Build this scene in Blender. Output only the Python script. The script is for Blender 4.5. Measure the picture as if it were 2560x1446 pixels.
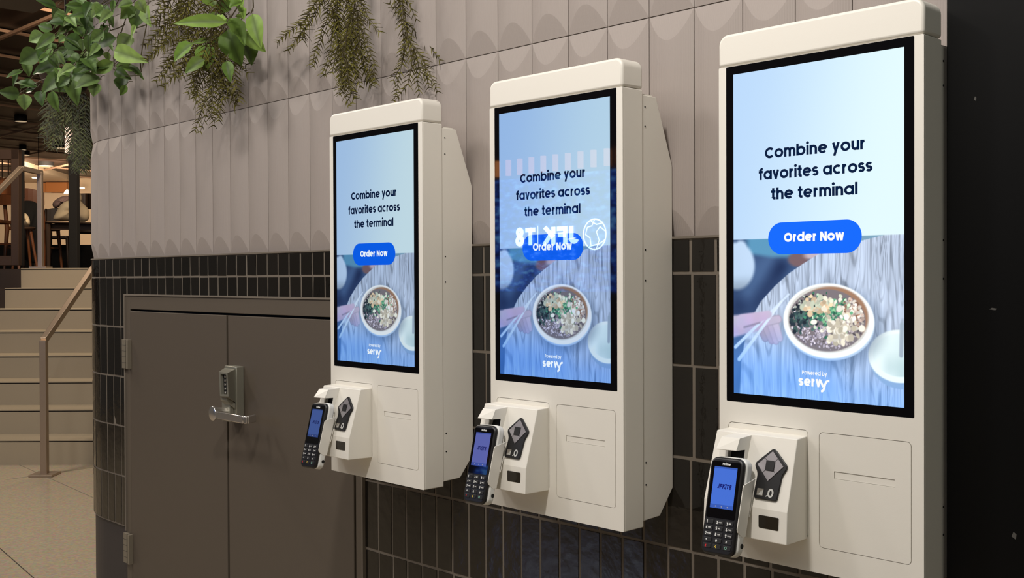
import bpy, bmesh, math, random
import numpy as np
from mathutils import Vector, Matrix

# ------------------------------------------------------------------ scene, camera, world, light
for o in list(bpy.data.objects):
    bpy.data.objects.remove(o, do_unlink=True)
SC = bpy.context.scene
COL = SC.collection
random.seed(7)
RNG = np.random.default_rng(11)

CAM = Vector((1.66015, -1.71723, 1.282))
YAW, PITCH, ROLL, FOC = -0.80599, -0.010402, -0.0040958, 2719.376
cy_, sy_ = math.cos(YAW), math.sin(YAW)
cp_, sp_ = math.cos(PITCH), math.sin(PITCH)
FWD = Vector((sy_*cp_, cy_*cp_, sp_))
_r = Vector((cy_, -sy_, 0)); _u = _r.cross(FWD)
RGT = _r*math.cos(ROLL) + _u*math.sin(ROLL)
UPV = -_r*math.sin(ROLL) + _u*math.cos(ROLL)
cd = bpy.data.cameras.new('camera')
cam = bpy.data.objects.new('camera', cd); COL.objects.link(cam)
cd.sensor_fit = 'HORIZONTAL'; cd.sensor_width = 36.0; cd.lens = 36.0*FOC/2560.0
cd.clip_start = 0.02; cd.clip_end = 100
M3 = Matrix((RGT, UPV, -FWD)).transposed()
cam.matrix_world = Matrix.Translation(CAM) @ M3.to_4x4()
SC.camera = cam

SC.view_settings.view_transform = 'Standard'
SC.view_settings.look = 'None'
SC.view_settings.gamma = 1.0
SC.view_settings.use_curve_mapping = False
SC.view_settings.exposure = 0.0

wd = bpy.data.worlds.new('dim_hall'); SC.world = wd; wd.use_nodes = True
wd.node_tree.nodes['Background'].inputs[0].default_value = (0.10, 0.092, 0.08, 1)
wd.node_tree.nodes['Background'].inputs[1].default_value = 0.5

def light(name, loc, power, size, target=None, color=(1.0, 0.83, 0.66), sy=None, spread=None):
    l = bpy.data.lights.new(name, 'AREA'); l.energy = power; l.color = color
    l.shape = 'DISK' if sy is None else 'RECTANGLE'
    l.size = size
    if sy: l.size_y = sy
    if spread: l.spread = spread
    o = bpy.data.objects.new(name, l); COL.objects.link(o); o.location = loc
    t = Vector(target) - Vector(loc) if target else Vector((0, 0, -1))
    o.rotation_euler = t.to_track_quat('-Z', 'Y').to_euler()
    return o
WARM = (1.0, 0.94, 0.875)
light('ceiling_downlight', (0.65, -1.45, 3.3), 46, 0.22, (0.4, 0.1, 1.1), WARM)
light('ceiling_downlight', (-1.4, -1.75, 3.4), 19, 0.45, (-1.4, 0.1, 1.2), WARM)
light('ceiling_downlight', (-3.2, -1.5, 3.4), 22, 0.4, (-2.7, 0.3, 1.4), WARM)
light('soft_fill_panel', (-0.8, -3.0, 3.6), 76, 6.5, (-0.9, 0.2, 1.2), (1.0, 0.95, 0.89), sy=1.6)  # added soft fill over the hall, lights the kiosk fronts
light('soft_fill_panel', (3.4, -1.6, 3.2), 10, 1.6, (0.3, 0.1, 1.2), (0.95, 1.0, 0.90), sy=1.0)  # added fill from the right for the kiosk sides
light('ceiling_downlight', (-5.0, -0.4, 3.6), 74, 0.5, (-4.6, 0.1, 0.0), (1.0, 0.87, 0.72))
light('ceiling_downlight', (-6.6, 1.6, 3.7), 15, 0.4, (-6.6, 1.6, 0.7), (1.0, 0.85, 0.69))
light('ceiling_downlight', (-7.6, 3.6, 3.7), 30, 0.4, (-7.5, 2.6, 1.4), (1.0, 0.74, 0.5))  # added lamp over the upper landing, brightens the handrail

# ------------------------------------------------------------------ helpers
def pix(px, py):                      # ray through a measured point of the photograph
    return FWD + RGT*((px-1280)/FOC) - UPV*((py-723)/FOC)
def at_y(px, py, y):
    d = pix(px, py); return CAM + d*((y-CAM.y)/d.y)
def at_z(px, py, z):
    d = pix(px, py); return CAM + d*((z-CAM.z)/d.z)
def at_d(px, py, D):
    return CAM + pix(px, py)*D
EH = Vector((RGT.x, RGT.y, 0)).normalized()      # stairs frame: along a step
DH = Vector((FWD.x, FWD.y, 0)).normalized()      # stairs frame: up the stairs
def ST(lat, dep, z):
    return Vector((CAM.x, CAM.y, 0)) + EH*lat + DH*dep + Vector((0, 0, z))

def srgb(r, g, b):
    def c(v):
        v = v/255.0
        return v/12.92 if v <= 0.04045 else ((v+0.055)/1.055)**2.4
    return (c(r), c(g), c(b), 1.0)

def mat(name, col, rough=0.5, metal=0.0, var=0.0, vscale=8.0, bump=0.0, bscale=60.0, emit=None, estr=0.0,
        coat=0.0, spec=0.5, stretch=None, attr=None):
    m = bpy.data.materials.new(name); m.use_nodes = True
    nt = m.node_tree; b = nt.nodes['Principled BSDF']
    b.inputs['Base Color'].default_value = col
    b.inputs['Roughness'].default_value = rough
    b.inputs['Metallic'].default_value = metal
    b.inputs['Coat Weight'].default_value = coat
    b.inputs['Coat Roughness'].default_value = 0.03
    b.inputs['Specular IOR Level'].default_value = spec
    tc = nt.nodes.new('ShaderNodeTexCoord'); mp = nt.nodes.new('ShaderNodeMapping')
    nt.links.new(tc.outputs['Object'], mp.inputs['Vector'])
    if stretch: mp.inputs['Scale'].default_value = stretch
    if var > 0 or attr:
        src = None
        if attr:
            a = nt.nodes.new('ShaderNodeAttribute'); a.attribute_name = attr; src = a.outputs['Color']
        if var > 0:
            n = nt.nodes.new('ShaderNodeTexNoise'); n.inputs['Scale'].default_value = vscale
            n.inputs['Detail'].default_value = 5
            nt.links.new(mp.outputs[0], n.inputs['Vector'])
            rp = nt.nodes.new('ShaderNodeValToRGB')
            rp.color_ramp.elements[0].position = 0.3; rp.color_ramp.elements[1].position = 0.7
            lo, hi = 1-var, 1+var
            if attr:
                rp.color_ramp.elements[0].color = (lo, lo, lo, 1); rp.color_ramp.elements[1].color = (hi, hi, hi, 1)
                mx = nt.nodes.new('ShaderNodeMix'); mx.data_type = 'RGBA'; mx.blend_type = 'MULTIPLY'
                mx.inputs[0].default_value = 1.0
                nt.links.new(src, mx.inputs[6]); nt.links.new(rp.outputs[0], mx.inputs[7]); src = mx.outputs[2]
            else:
                rp.color_ramp.elements[0].color = tuple(min(1, c*lo) for c in col[:3])+(1,)
                rp.color_ramp.elements[1].color = tuple(min(1, c*hi) for c in col[:3])+(1,)
                src = rp.outputs[0]
        nt.links.new(src, b.inputs['Base Color'])
    if bump > 0:
        n2 = nt.nodes.new('ShaderNodeTexNoise'); n2.inputs['Scale'].default_value = bscale
        n2.inputs['Detail'].default_value = 3
        nt.links.new(mp.outputs[0], n2.inputs['Vector'])
        bp = nt.nodes.new('ShaderNodeBump'); bp.inputs['Strength'].default_value = bump
        bp.inputs['Distance'].default_value = 0.002
        nt.links.new(n2.outputs[0], bp.inputs['Height']); nt.links.new(bp.outputs[0], b.inputs['Normal'])
    if emit:
        b.inputs['Emission Color'].default_value = emit; b.inputs['Emission Strength'].default_value = estr
    return m

def finish(name, bm, m, parent=None, smooth=30, bevel=0.0, segs=2):
    me = bpy.data.meshes.new(name)
    bm.normal_update()
    bm.to_mesh(me); bm.free()
    for mm in (m if isinstance(m, (list, tuple)) else [m]): me.materials.append(mm)
    if smooth:
        me.polygons.foreach_set('use_smooth', [True]*len(me.polygons))
        me.set_sharp_from_angle(angle=math.radians(smooth))
    o = bpy.data.objects.new(name, me); COL.objects.link(o)
    if parent: o.parent = parent
    if bevel > 0:
        b = o.modifiers.new('bevel', 'BEVEL'); b.width = bevel; b.segments = segs; b.limit_method = 'ANGLE'
        b.angle_limit = math.radians(40); b.harden_normals = False
    return o
def empty(name, loc, label, cat, group=None, rotz=0):
    o = bpy.data.objects.new(name, None); COL.objects.link(o); o.location = loc; o.rotation_euler.z = rotz
    o.empty_display_size = 0.1
    o['label'] = label; o['category'] = cat
    if group: o['group'] = group
    return o
def tag(o, label, cat, group=None):
    o['label'] = label; o['category'] = cat
    if group: o['group'] = group
    return o
def struct(o):
    o['kind'] = 'structure'; return o

def BM(): return bmesh.new()
def face(bm, pts, mi=0):
    f = bm.faces.new([bm.verts.new(p) for p in pts]); f.material_index = mi; return f
def box(bm, x0, x1, y0, y1, z0, z1, mi=0, M=None):
    c = [(x0,y0,z0),(x1,y0,z0),(x1,y1,z0),(x0,y1,z0),(x0,y0,z1),(x1,y0,z1),(x1,y1,z1),(x0,y1,z1)]
    v = [bm.verts.new(M @ Vector(p) if M else p) for p in c]
    for q in ((0,3,2,1),(4,5,6,7),(0,1,5,4),(1,2,6,5),(2,3,7,6),(3,0,4,7)):
        f = bm.faces.new([v[i] for i in q]); f.material_index = mi
def prism(bm, loop, vec, mi=0):
    """loop: list of 3-D points, extruded by vec, closed at both ends"""
    a = [bm.verts.new(p) for p in loop]; b = [bm.verts.new(Vector(p)+Vector(vec)) for p in loop]
    n = len(loop)
    fs = [bm.faces.new(a[::-1]), bm.faces.new(b)]
    for i in range(n):
        fs.append(bm.faces.new((a[i], a[(i+1) % n], b[(i+1) % n], b[i])))
    for f in fs: f.material_index = mi
    bmesh.ops.recalc_face_normals(bm, faces=fs)
def rrect(x0, x1, z0, z1, r, n=6, corners=(1,1,1,1)):
    """rounded rectangle, corners order: bl, br, tr, tl"""
    out = []
    for k, (cx, cz, a0) in enumerate(((x0, z0, 180), (x1, z0, 270), (x1, z1, 0), (x0, z1, 90))):
        if not corners[k]: out.append((cx, cz)); continue
        sx = 1 if k in (0, 3) else -1; sz = 1 if k in (0, 1) else -1
        for i in range(n+1):
            a = math.radians(a0+90*i/n)
            out.append((cx+sx*r+r*math.cos(a), cz+sz*r+r*math.sin(a)))
    return out
def frame_of(d):
    d = d.normalized(); a = Vector((0,0,1)) if abs(d.z) < 0.9 else Vector((1,0,0))
    u = d.cross(a).normalized(); return u, u.cross(d).normalized()
def tube(bm, pts, r, n=8, mi=0, cap=True):
    pts = [Vector(p) for p in pts]; rr = r if isinstance(r, (list, tuple)) else [r]*len(pts)
    rings = []; u = None
    for i, p in enumerate(pts):
        d = (pts[min(i+1, len(pts)-1)] - pts[max(i-1, 0)])
        if u is None: u, w = frame_of(d)
        else:
            dn = d.normalized(); u = (u - dn*u.dot(dn)).normalized()
        dn = d.normalized(); w = dn.cross(u)
        rings.append([bm.verts.new(p + (u*math.cos(2*math.pi*k/n) + w*math.sin(2*math.pi*k/n))*rr[i]) for k in range(n)])
    for a, b in zip(rings, rings[1:]):
        for k in range(n):
            f = bm.faces.new((a[k], a[(k+1) % n], b[(k+1) % n], b[k])); f.material_index = mi
    if cap:
        bm.faces.new(rings[0][::-1]).material_index = mi; bm.faces.new(rings[-1]).material_index = mi
def beam(bm, a, b, w, h, up=Vector((0,0,1)), mi=0):
    """rectangular bar from a to b"""
    a, b = Vector(a), Vector(b); d = (b-a).normalized(); s = d.cross(up).normalized(); t = s.cross(d)
    q = [s*(-w/2)-t*(h/2), s*(w/2)-t*(h/2), s*(w/2)+t*(h/2), s*(-w/2)+t*(h/2)]
    va = [bm.verts.new(a+c) for c in q]; vb = [bm.verts.new(b+c) for c in q]
    fs = [bm.faces.new(va[::-1]), bm.faces.new(vb)] + [bm.faces.new((va[i], va[(i+1) % 4], vb[(i+1) % 4], vb[i])) for i in range(4)]
    for f in fs: f.material_index = mi
def disc(bm, c, n, r, k=20, mi=0):
    u, w = frame_of(Vector(n)); c = Vector(c)
    f = bm.faces.new([bm.verts.new(c + (u*math.cos(2*math.pi*i/k)+w*math.sin(2*math.pi*i/k))*r) for i in range(k)])
    f.normal_update()
    if f.normal.dot(Vector(n)) < 0: f.normal_flip()
    f.material_index = mi
def lathe(bm, c, prof, k=20, mi=0):
    c = Vector(c); rings = []
    for r, z in prof:
        rings.append([bm.verts.new(c+Vector((r*math.cos(2*math.pi*i/k), r*math.sin(2*math.pi*i/k), z))) for i in range(k)])
    fs = []
    for a, b in zip(rings, rings[1:]):
        for i in range(k): fs.append(bm.faces.new((a[i], a[(i+1) % k], b[(i+1) % k], b[i])))
    fs.append(bm.faces.new(rings[0][::-1])); fs.append(bm.faces.new(rings[-1]))
    for f in fs: f.material_index = mi

# ------------------------------------------------------------------ monoline lettering
def arc(cx, cy, rx, ry, a0, a1, n=None):
    n = n or max(3, int(abs(a1-a0)/15))
    return [(cx+rx*math.cos(math.radians(a0+(a1-a0)*i/n)), cy+ry*math.sin(math.radians(a0+(a1-a0)*i/n))) for i in range(n+1)]
def glyph(ch, w):
    """centre-line strokes for cap height 1 and stroke width w -> (strokes, advance)"""
    h = w/2; X = 0.84; R = X/2-h; c = h+R; m = X/2; A = 1.08; sb = 0.075; RX = R*1.04; c = h+RX
    O = arc(c, m, RX, R, 0, 360, 28); r_ = h+2*RX; S = []; adv = 2*RX+w
    if ch == ' ': return [], 0.34
    if ch == 'o': S = [O]
    elif ch == 'c': S = [arc(c, m, RX, R, 48, 312)]; adv -= 0.06
    elif ch == 'e': S = [[(h, m-0.01), (r_, m-0.01)] + arc(c, m, R, R, 6, 312)]; S = [[(h, m), (r_-0.01, m)], arc(c, m, RX, R, 0, 314)]
    elif ch == 'a': S = [O, [(r_, 0), (r_, X)]]
    elif ch == 'd': S = [O, [(r_, 0), (r_, A)]]
    elif ch == 'b': S = [O, [(h, 0), (h, A)]]
    elif ch in 'nhmr':
        q = 0.235 if ch != 'm' else 0.215; y = X-h-q
        S = [[(h, 0), (h, A if ch == 'h' else X)]]
        if ch == 'r':
            S.append(arc(h+0.27, X-h-0.27, 0.27, 0.27, 180, 92)); adv = h+0.27+0.06
        else:
            S.append(arc(h+q, y, q, q, 180, 0)+[(h+2*q, 0)]); adv = 2*q+w
            if ch == 'm': S.append(arc(h+3*q, y, q, q, 180, 0)+[(h+4*q, 0)]); adv = 4*q+w
    elif ch == 'u':
        q = 0.235; S = [[(h, X)]+arc(h+q, h+q, q, q, 180, 360)+[(h+2*q, X)], [(h+2*q, 0), (h+2*q, X)]]; adv = 2*q+w
    elif ch in 'il':
        S = [[(h, 0), (h, X if ch == 'i' else A)]]; adv = w
        if ch == 'i': S.append('dot')
    elif ch == 't': S = [[(h+0.1, X+0.22), (h+0.1, h+0.11)]+arc(h+0.21, h+0.11, 0.11, 0.11, 180, 270)+[(h+0.33, h)], [(0, X-h), (0.44, X-h)]]; adv = 0.44
    elif ch == 'f': S = [[(h+0.1, 0), (h+0.1, 0.86)]+arc(h+0.24, 0.86, 0.14, 0.14, 180, 90)+[(h+0.32, 1.0)], [(0, X-h), (0.43, X-h)]]; adv = 0.43
    elif ch == 's':
        q = (X-w)/4
        S = [arc(0.29, X-h-q, 0.19, q, 25, 180)+arc(0.29, X-h-q, 0.19, q, 180, 270)[1:]+arc(0.29, h+q, 0.2, q, 90, 0)[1:]+arc(0.29, h+q, 0.2, q, 0, -155)[1:]]; adv = 0.29+0.2+h
    elif ch == 'v': S = [[(h*0.9, X), (0.33, h*0.6), (0.66-h*0.9, X)]]; adv = 0.66
    elif ch == 'y': S = [[(h*0.9, X), (0.34, 0.05)], [(0.68-h*0.9, X), (0.30-h, -0.33)]]; adv = 0.68
    elif ch == 'w': S = [[(h*0.8, X), (0.26, h*0.6), (0.48, X-h*0.6), (0.70, h*0.6), (0.96-h*0.8, X)]]; adv = 0.96
    elif ch == 'x': S = [[(h, X), (0.55, 0)], [(0.55, X), (h, 0)]]; adv = 0.6
    elif ch == 'C': S = [arc(0.5, 0.5, 0.5-h, 0.5-h, 45, 315)]; adv = 0.87
    elif ch == 'O': S = [arc(0.51, 0.5, 0.51-h, 0.5-h, 0, 360, 32)]; adv = 1.02
    elif ch == 'Q': S = [arc(0.45, 0.5, 0.45-h, 0.5-h, 0, 360, 32), [(0.55, 0.3), (0.85, 0)]]; adv = 0.9
    elif ch == 'G': S = [arc(0.48, 0.5, 0.48-h, 0.5-h, 45, 360)+[(0.5, 0.5)]]; adv = 0.95
    elif ch == 'N': S = [[(h, 0), (h, 1)], [(h, 1-h*.4), (0.78-h, h*.4)], [(0.78-h, 0), (0.78-h, 1)]]; adv = 0.78
    elif ch == 'M': S = [[(h, 0), (h, 1)], [(h, 1-h*.4), (0.46, 0.3), (0.92-h, 1-h*.4)], [(0.92-h, 0), (0.92-h, 1)]]; adv = 0.92
    elif ch == 'W': S = [[(h*.8, 1), (0.3, h), (0.55, 0.9), (0.8, h), (1.1-h*.8, 1)]]; adv = 1.1
    elif ch == 'P': S = [[(h, 0), (h, 1)], [(h, 1-h), (0.38, 1-h)]+arc(0.38, 0.7, 0.3-h, 0.3-h, 90, -90)+[(h, 0.4+h)]]; adv = 0.68
    elif ch == 'R': S = [[(h, 0), (h, 1)], [(h, 1-h), (0.38, 1-h)]+arc(0.38, 0.7, 0.3-h, 0.3-h, 90, -90)+[(h, 0.4+h)], [(0.36, 0.45), (0.66, 0)]]; adv = 0.7
    elif ch == 'B': S = [[(h, 0), (h, 1)], [(h, 1-h), (0.36, 1-h)]+arc(0.36, 0.74, 0.26-h, 0.26-h, 90, -90)+[(h, 0.48+h)], [(0.3, 0.48+h), (0.38, 0.48+h)]+arc(0.38, 0.27, 0.27-h*.8, 0.27-h, 90, -90)+[(h, h)]]; adv = 0.68
    elif ch == 'D': S = [[(h, 0), (h, 1)], [(h, 1-h), (0.3, 1-h)]+arc(0.3, 0.5, 0.46-h, 0.5-h, 90, -90)+[(h, h)]]; adv = 0.76
    elif ch == 'J': S = [[(0.56-h, 1), (0.56-h, 0.3)]+arc(0.28, 0.3, 0.28-h, 0.3-h, 0, -165)]; adv = 0.58
    elif ch == 'F': S = [[(h, 0), (h, 1)], [(h, 1-h), (0.62, 1-h)], [(h, 0.53), (0.56, 0.53)]]; adv = 0.62
    elif ch == 'E': S = [[(h, 0), (h, 1)], [(h, 1-h), (0.6, 1-h)], [(h, 0.5), (0.55, 0.5)], [(h, h), (0.6, h)]]; adv = 0.62
    elif ch == 'L': S = [[(h, 0), (h, 1)], [(h, h), (0.55, h)]]; adv = 0.56
    elif ch == 'K': S = [[(h, 0), (h, 1)], [(0.72-h*.6, 1), (h, 0.42)], [(0.3, 0.55), (0.74-h*.6, 0)]]; adv = 0.74
    elif ch == 'T': S = [[(0.34, 0), (0.34, 1)], [(0, 1-h), (0.68, 1-h)]]; adv = 0.68
    elif ch == 'V': S = [[(h*.8, 1), (0.4, h*.5), (0.8-h*.8, 1)]]; adv = 0.8
    elif ch == 'A': S = [[(h*.8, 0), (0.4, 1-h*.5), (0.8-h*.8, 0)], [(0.2, 0.3), (0.6, 0.3)]]; adv = 0.8
    elif ch == 'I': S = [[(h, 0), (h, 1)]]; adv = w
    elif ch == 'H': S = [[(h, 0), (h, 1)], [(0.7-h, 0), (0.7-h, 1)], [(h, .5), (.7-h, .5)]]; adv = 0.7
    elif ch == 'S': S = [arc(0.32, 0.76-h/2, 0.28-h*.5, 0.25-h/2, 25, 270)+arc(0.32, 0.26, 0.3-h*.5, 0.26-h, 90, -155)[1:]]; adv = 0.62
    elif ch == 'U': S = [[(h, 1), (h, .33)]+arc(.36, .33, .36-h, .33-h, 180, 360)+[(.72-h, 1)]]; adv = 0.72
    elif ch == 'X': S = [[(h, 1), (0.7-h, 0)], [(0.7-h, 1), (h, 0)]]; adv = 0.7
    elif ch == 'Y': S = [[(h*.8, 1), (.36, .45), (.72-h*.8, 1)], [(.36, .45), (.36, 0)]]; adv = 0.72
    elif ch == 'Z': S = [[(0.03, 1-h), (.6, 1-h), (.05, h), (.64, h)]]; adv = 0.66
    elif ch == '1': S = [[(0.3, 0), (0.3, 1)], [(0.3, 1-h), (0.05, 0.8)]]; adv = 0.45
    elif ch == '2': S = [arc(0.31, 0.7, 0.29-h, 0.3-h, 160, -35)+[(h, h), (0.62, h)]]; adv = 0.63
    elif ch == '3': S = [arc(0.29, 0.75, 0.26-h, 0.25-h, 150, -90)+arc(0.29, 0.27, 0.29-h, 0.27-h*.6, 90, -150)[1:]]; adv = 0.6
    elif ch == '4': S = [[(0.46, 0), (0.46, 1), (h, 0.28), (0.66, 0.28)]]; adv = 0.67
    elif ch == '5': S = [[(0.56, 1-h), (0.14, 1-h), (0.1, 0.54)]+arc(0.3, 0.33, 0.3-h, 0.33-h, 125, -150)]; adv = 0.61
    elif ch == '6': S = [arc(0.31, 0.32, 0.31-h, 0.32-h, 0, 360, 20), [(h+.01, 0.36), (0.42, 1)]]; adv = 0.62
    elif ch == '7': S = [[(0.02, 1-h), (0.55, 1-h), (0.2, 0)]]; adv = 0.6
    elif ch == '8': S = [arc(0.31, 0.27, 0.31-h, 0.27-h*.6, 0, 360, 20), arc(0.31, 0.76, 0.27-h, 0.24-h*.6, 0, 360, 20)]; adv = 0.62
    elif ch == '9': S = [arc(0.31, 0.68, 0.31-h, 0.32-h, 0, 360, 20), [(0.62-h-.01, 0.64), (0.2, 0)]]; adv = 0.62
    elif ch == '0': S = [arc(0.32, 0.5, 0.32-h, 0.5-h, 0, 360, 24)]; adv = 0.64
    elif ch == '*': S = [[(0.3, 0.35), (0.3, 0.95)], [(0.04, 0.5), (0.56, 0.8)], [(0.04, 0.8), (0.56, 0.5)]]; adv = 0.6
    elif ch == '#': S = [[(0.15, 0.1), (0.25, 0.9)], [(0.4, 0.1), (0.5, 0.9)], [(0, 0.35), (0.6, 0.35)], [(0.05, 0.65), (0.65, 0.65)]]; adv = 0.65
    elif ch == '<': S = [[(0.6, 0.95), (0.1, 0.5), (0.6, 0.05)]]; adv = 0.66
    elif ch == '|': S = [[(0.06, -0.1), (0.06, 1.1)]]; adv = 0.14
    return S, adv + sb
def ribbon(bm, pts, w, T, mi=0):
    n = len(pts); closed = n > 3 and abs(pts[0][0]-pts[-1][0]) < 1e-6 and abs(pts[0][1]-pts[-1][1]) < 1e-6
    P = [Vector(p) for p in (pts[:-1] if closed else pts)]; n = len(P); L, Rr = [], []
    for i in range(n):
        a = P[i-1] if (i > 0 or closed) else None; b = P[(i+1) % n] if (i < n-1 or closed) else None
        d1 = (P[i]-a).normalized() if a is not None else None; d2 = (b-P[i]).normalized() if b is not None else None
        if d1 is None: d1 = d2
        if d2 is None: d2 = d1
        n1 = Vector((-d1.y, d1.x)); n2 = Vector((-d2.y, d2.x)); q = n1+n2
        q = q.normalized() if q.length > 1e-6 else n1
        k = min(1.0/max(0.35, q.dot(n1)), 2.2)
        L.append(bm.verts.new(T(P[i]+q*(w/2*k)))); Rr.append(bm.verts.new(T(P[i]-q*(w/2*k))))
    for i in range(n if closed else n-1):
        j = (i+1) % n
        f = bm.faces.new((Rr[i], Rr[j], L[j], L[i])); f.material_index = mi
def split_acute(st, w):
    """cut a stroke at its sharp corners; the pieces overlap a little there"""
    out = [[Vector(st[0])]]
    for i in range(1, len(st)):
        p = Vector(st[i]); out[-1].append(p)
        if i < len(st)-1:
            d1 = (p-Vector(st[i-1])); d2 = (Vector(st[i+1])-p)
            if d1.length > 0.2 and d2.length > 0.2 and d1.normalized().dot(d2.normalized()) < -0.2:
                out[-1][-1] = p+d1.normalized()*w*0.28
                out.append([p-d2.normalized()*w*0.28])
    return out
def text_width(s, w, track=0.0):
    return sum(glyph(c, w)[1]+track for c in s)-0.075-track
def letter(bm, s, org, ux, uy, cap, w=0.2, align='c', width=None, mi=0, shear=0.0, track=0.0, xs=1.0):
    """flat lettering; org = baseline anchor; width = total width (stretches horizontally)"""
    org, ux, uy = Vector(org), Vector(ux), Vector(uy)
    tw = text_width(s, w, track)
    if width: xs = width/(tw*cap)
    x = {'c': -tw/2, 'l': 0.0, 'r': -tw}[align]
    for ch in s:
        S, adv = glyph(ch, w)
        T = lambda p, x=x: org + ux*((p.x+x+shear*p.y)*cap*xs) + uy*(p.y*cap)
        for st in S:
            if st == 'dot':
                cx = w/2
                bm.faces.new([bm.verts.new(T(Vector(q))) for q in arc(cx, 1.06, w*0.62, w*0.62, 0, 345, 15)]).material_index = mi
            else:
                for part in split_acute(st, w): ribbon(bm, part, w, T, mi)
        x += adv+track

# ------------------------------------------------------------------ materials
M = {}
M['white'] = mat('powder_coated_steel', srgb(230, 226, 217), 0.42, bump=0.05, bscale=900, var=0.02, vscale=3)
M['plastic_white'] = mat('white_plastic', srgb(228, 228, 224), 0.35, var=0.02)
M['gap'] = mat('grey_joint_metal', srgb(120, 114, 104), 0.6, var=0.05)  # even grey for floor joints and pad symbols
M['black_glass'] = mat('black_glass', (0.004, 0.004, 0.005, 1), 0.03, spec=0.6, var=0.1)
M['black_plastic'] = mat('black_plastic', srgb(22, 21, 22), 0.38, var=0.1, vscale=40)
M['key'] = mat('black_rubber_key', srgb(27, 27, 29), 0.5, var=0.1, vscale=60)
M['dark_hole'] = mat('dark_hole', srgb(8, 8, 8), 0.7, var=0.1)
M['grey_plate'] = mat('brushed_grey_plate', srgb(165, 160, 163), 0.32, 0.6, var=0.06, vscale=120)
M['smoked'] = mat('smoked_window', srgb(38, 33, 25), 0.12, var=0.25, vscale=60)
M['silver_ink'] = mat('silver_ink', srgb(200, 200, 196), 0.4, 0.3, var=0.03)
M['key_ink'] = mat('key_print', srgb(225, 225, 222), 0.5, emit=srgb(225, 225, 222), estr=0.12)  # key prints glow faintly, brightness put in as emission
M['red_ink'] = mat('red_key_print', srgb(215, 40, 45), 0.5, emit=srgb(215, 40, 45), estr=0.1)
M['yellow_ink'] = mat('yellow_key_print', srgb(225, 195, 70), 0.5, emit=srgb(225, 195, 70), estr=0.1)
M['green_ink'] = mat('green_key_print', srgb(120, 170, 150), 0.5, emit=srgb(120, 170, 150), estr=0.1)
M['door'] = mat('painted_steel_door', srgb(86, 77, 67), 0.5, var=0.06, vscale=2.5, bump=0.06, bscale=500)
M['frame'] = mat('painted_door_frame', srgb(91, 82, 71), 0.5, var=0.05, vscale=3, bump=0.05, bscale=400)
M['hinge'] = mat('hinge_metal', srgb(128, 120, 106), 0.45, 0.2, var=0.1, vscale=60)
M['lock'] = mat('satin_chrome', srgb(150, 148, 136), 0.36, 0.55, var=0.05, vscale=50)
M['lever'] = mat('polished_chrome', srgb(200, 195, 190), 0.2, 0.85, var=0.03, vscale=50)
M['panel'] = mat('ribbed_clay_panel', srgb(156, 146, 140), 0.62, var=0.05, vscale=2.0)
nt = M['panel'].node_tree                                  # fine vertical ribs
wv = nt.nodes.new('ShaderNodeTexWave'); wv.inputs['Scale'].default_value = 62; wv.bands_direction = 'X'
wv.inputs['Distortion'].default_value = 0.3
tcn = nt.nodes.new('ShaderNodeTexCoord'); nt.links.new(tcn.outputs['UV'], wv.inputs['Vector'])
bpn = nt.nodes.new('ShaderNodeBump'); bpn.inputs['Strength'].default_value = 0.22; bpn.inputs['Distance'].default_value = 0.0012
nt.links.new(wv.outputs[0], bpn.inputs['Height']); nt.links.new(bpn.outputs[0], nt.nodes['Principled BSDF'].inputs['Normal'])
M['tile'] = mat('glazed_black_tile', srgb(27, 24, 21), 0.07, var=0.35, vscale=9, bump=0.5, bscale=30, coat=0.0, spec=0.55, attr='tint')
M['grout'] = mat('grout', srgb(112, 103, 92), 0.85, var=0.12, vscale=30, bump=0.3, bscale=200)
M['base'] = mat('black_base', srgb(52, 48, 50), 0.5, var=0.1, vscale=5)
M['black_wall'] = mat('matte_black_panel', srgb(4, 4, 4), 0.5, spec=0.15, var=0.25, vscale=3, bump=0.03, bscale=40)
M['scuff'] = mat('scuff_mark', srgb(74, 72, 68), 0.6, var=0.2)
M['floor'] = mat('polished_terrazzo', srgb(184, 170, 147), 0.2, var=0.09, vscale=5, bump=0.0)
nt = M['floor'].node_tree; b_ = nt.nodes['Principled BSDF']    # fine chips + joints
vo = nt.nodes.new('ShaderNodeTexVoronoi'); vo.inputs['Scale'].default_value = 90
tco = nt.nodes.new('ShaderNodeTexCoord'); nt.links.new(tco.outputs['Object'], vo.inputs['Vector'])
mx = nt.nodes.new('ShaderNodeMix'); mx.data_type = 'RGBA'; mx.blend_type = 'MULTIPLY'; mx.inputs[0].default_value = 0.28
src = b_.inputs['Base Color'].links[0].from_socket
nt.links.new(src, mx.inputs[6]); nt.links.new(vo.outputs['Color'], mx.inputs[7]); nt.links.new(mx.outputs[2], b_.inputs['Base Color'])
M['step'] = mat('terrazzo_step', srgb(156, 144, 124), 0.4, var=0.12, vscale=14, bump=0.1, bscale=60)
M['step_gap'] = mat('dark_gap_strip', srgb(40, 34, 27), 0.6, var=0.1)  # dark strip under the step nosings, also one floor joint
M['rail'] = mat('brushed_bronze_steel', srgb(176, 158, 140), 0.34, 0.75, var=0.08, vscale=30)
M['darkwood'] = mat('dark_wood', srgb(62, 44, 32), 0.5, var=0.35, vscale=6, stretch=(1, 1, 8), bump=0.1)
M['darkbrown'] = mat('dark_brown_cladding', srgb(48, 36, 28), 0.55, var=0.3, vscale=5)
M['slat'] = mat('dark_ceiling_slat', srgb(50, 34, 26), 0.45, var=0.4, vscale=3, stretch=(6, 0.6, 6))
M['ceil_black'] = mat('black_ceiling_void', srgb(18, 13, 10), 0.8, var=0.2)
M['strip'] = mat('bronze_ceiling_strip', srgb(190, 152, 124), 0.5, 0.0, var=0.1)
M['cream'] = mat('cream_plaster', srgb(225, 200, 168), 0.8, var=0.03)
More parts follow.
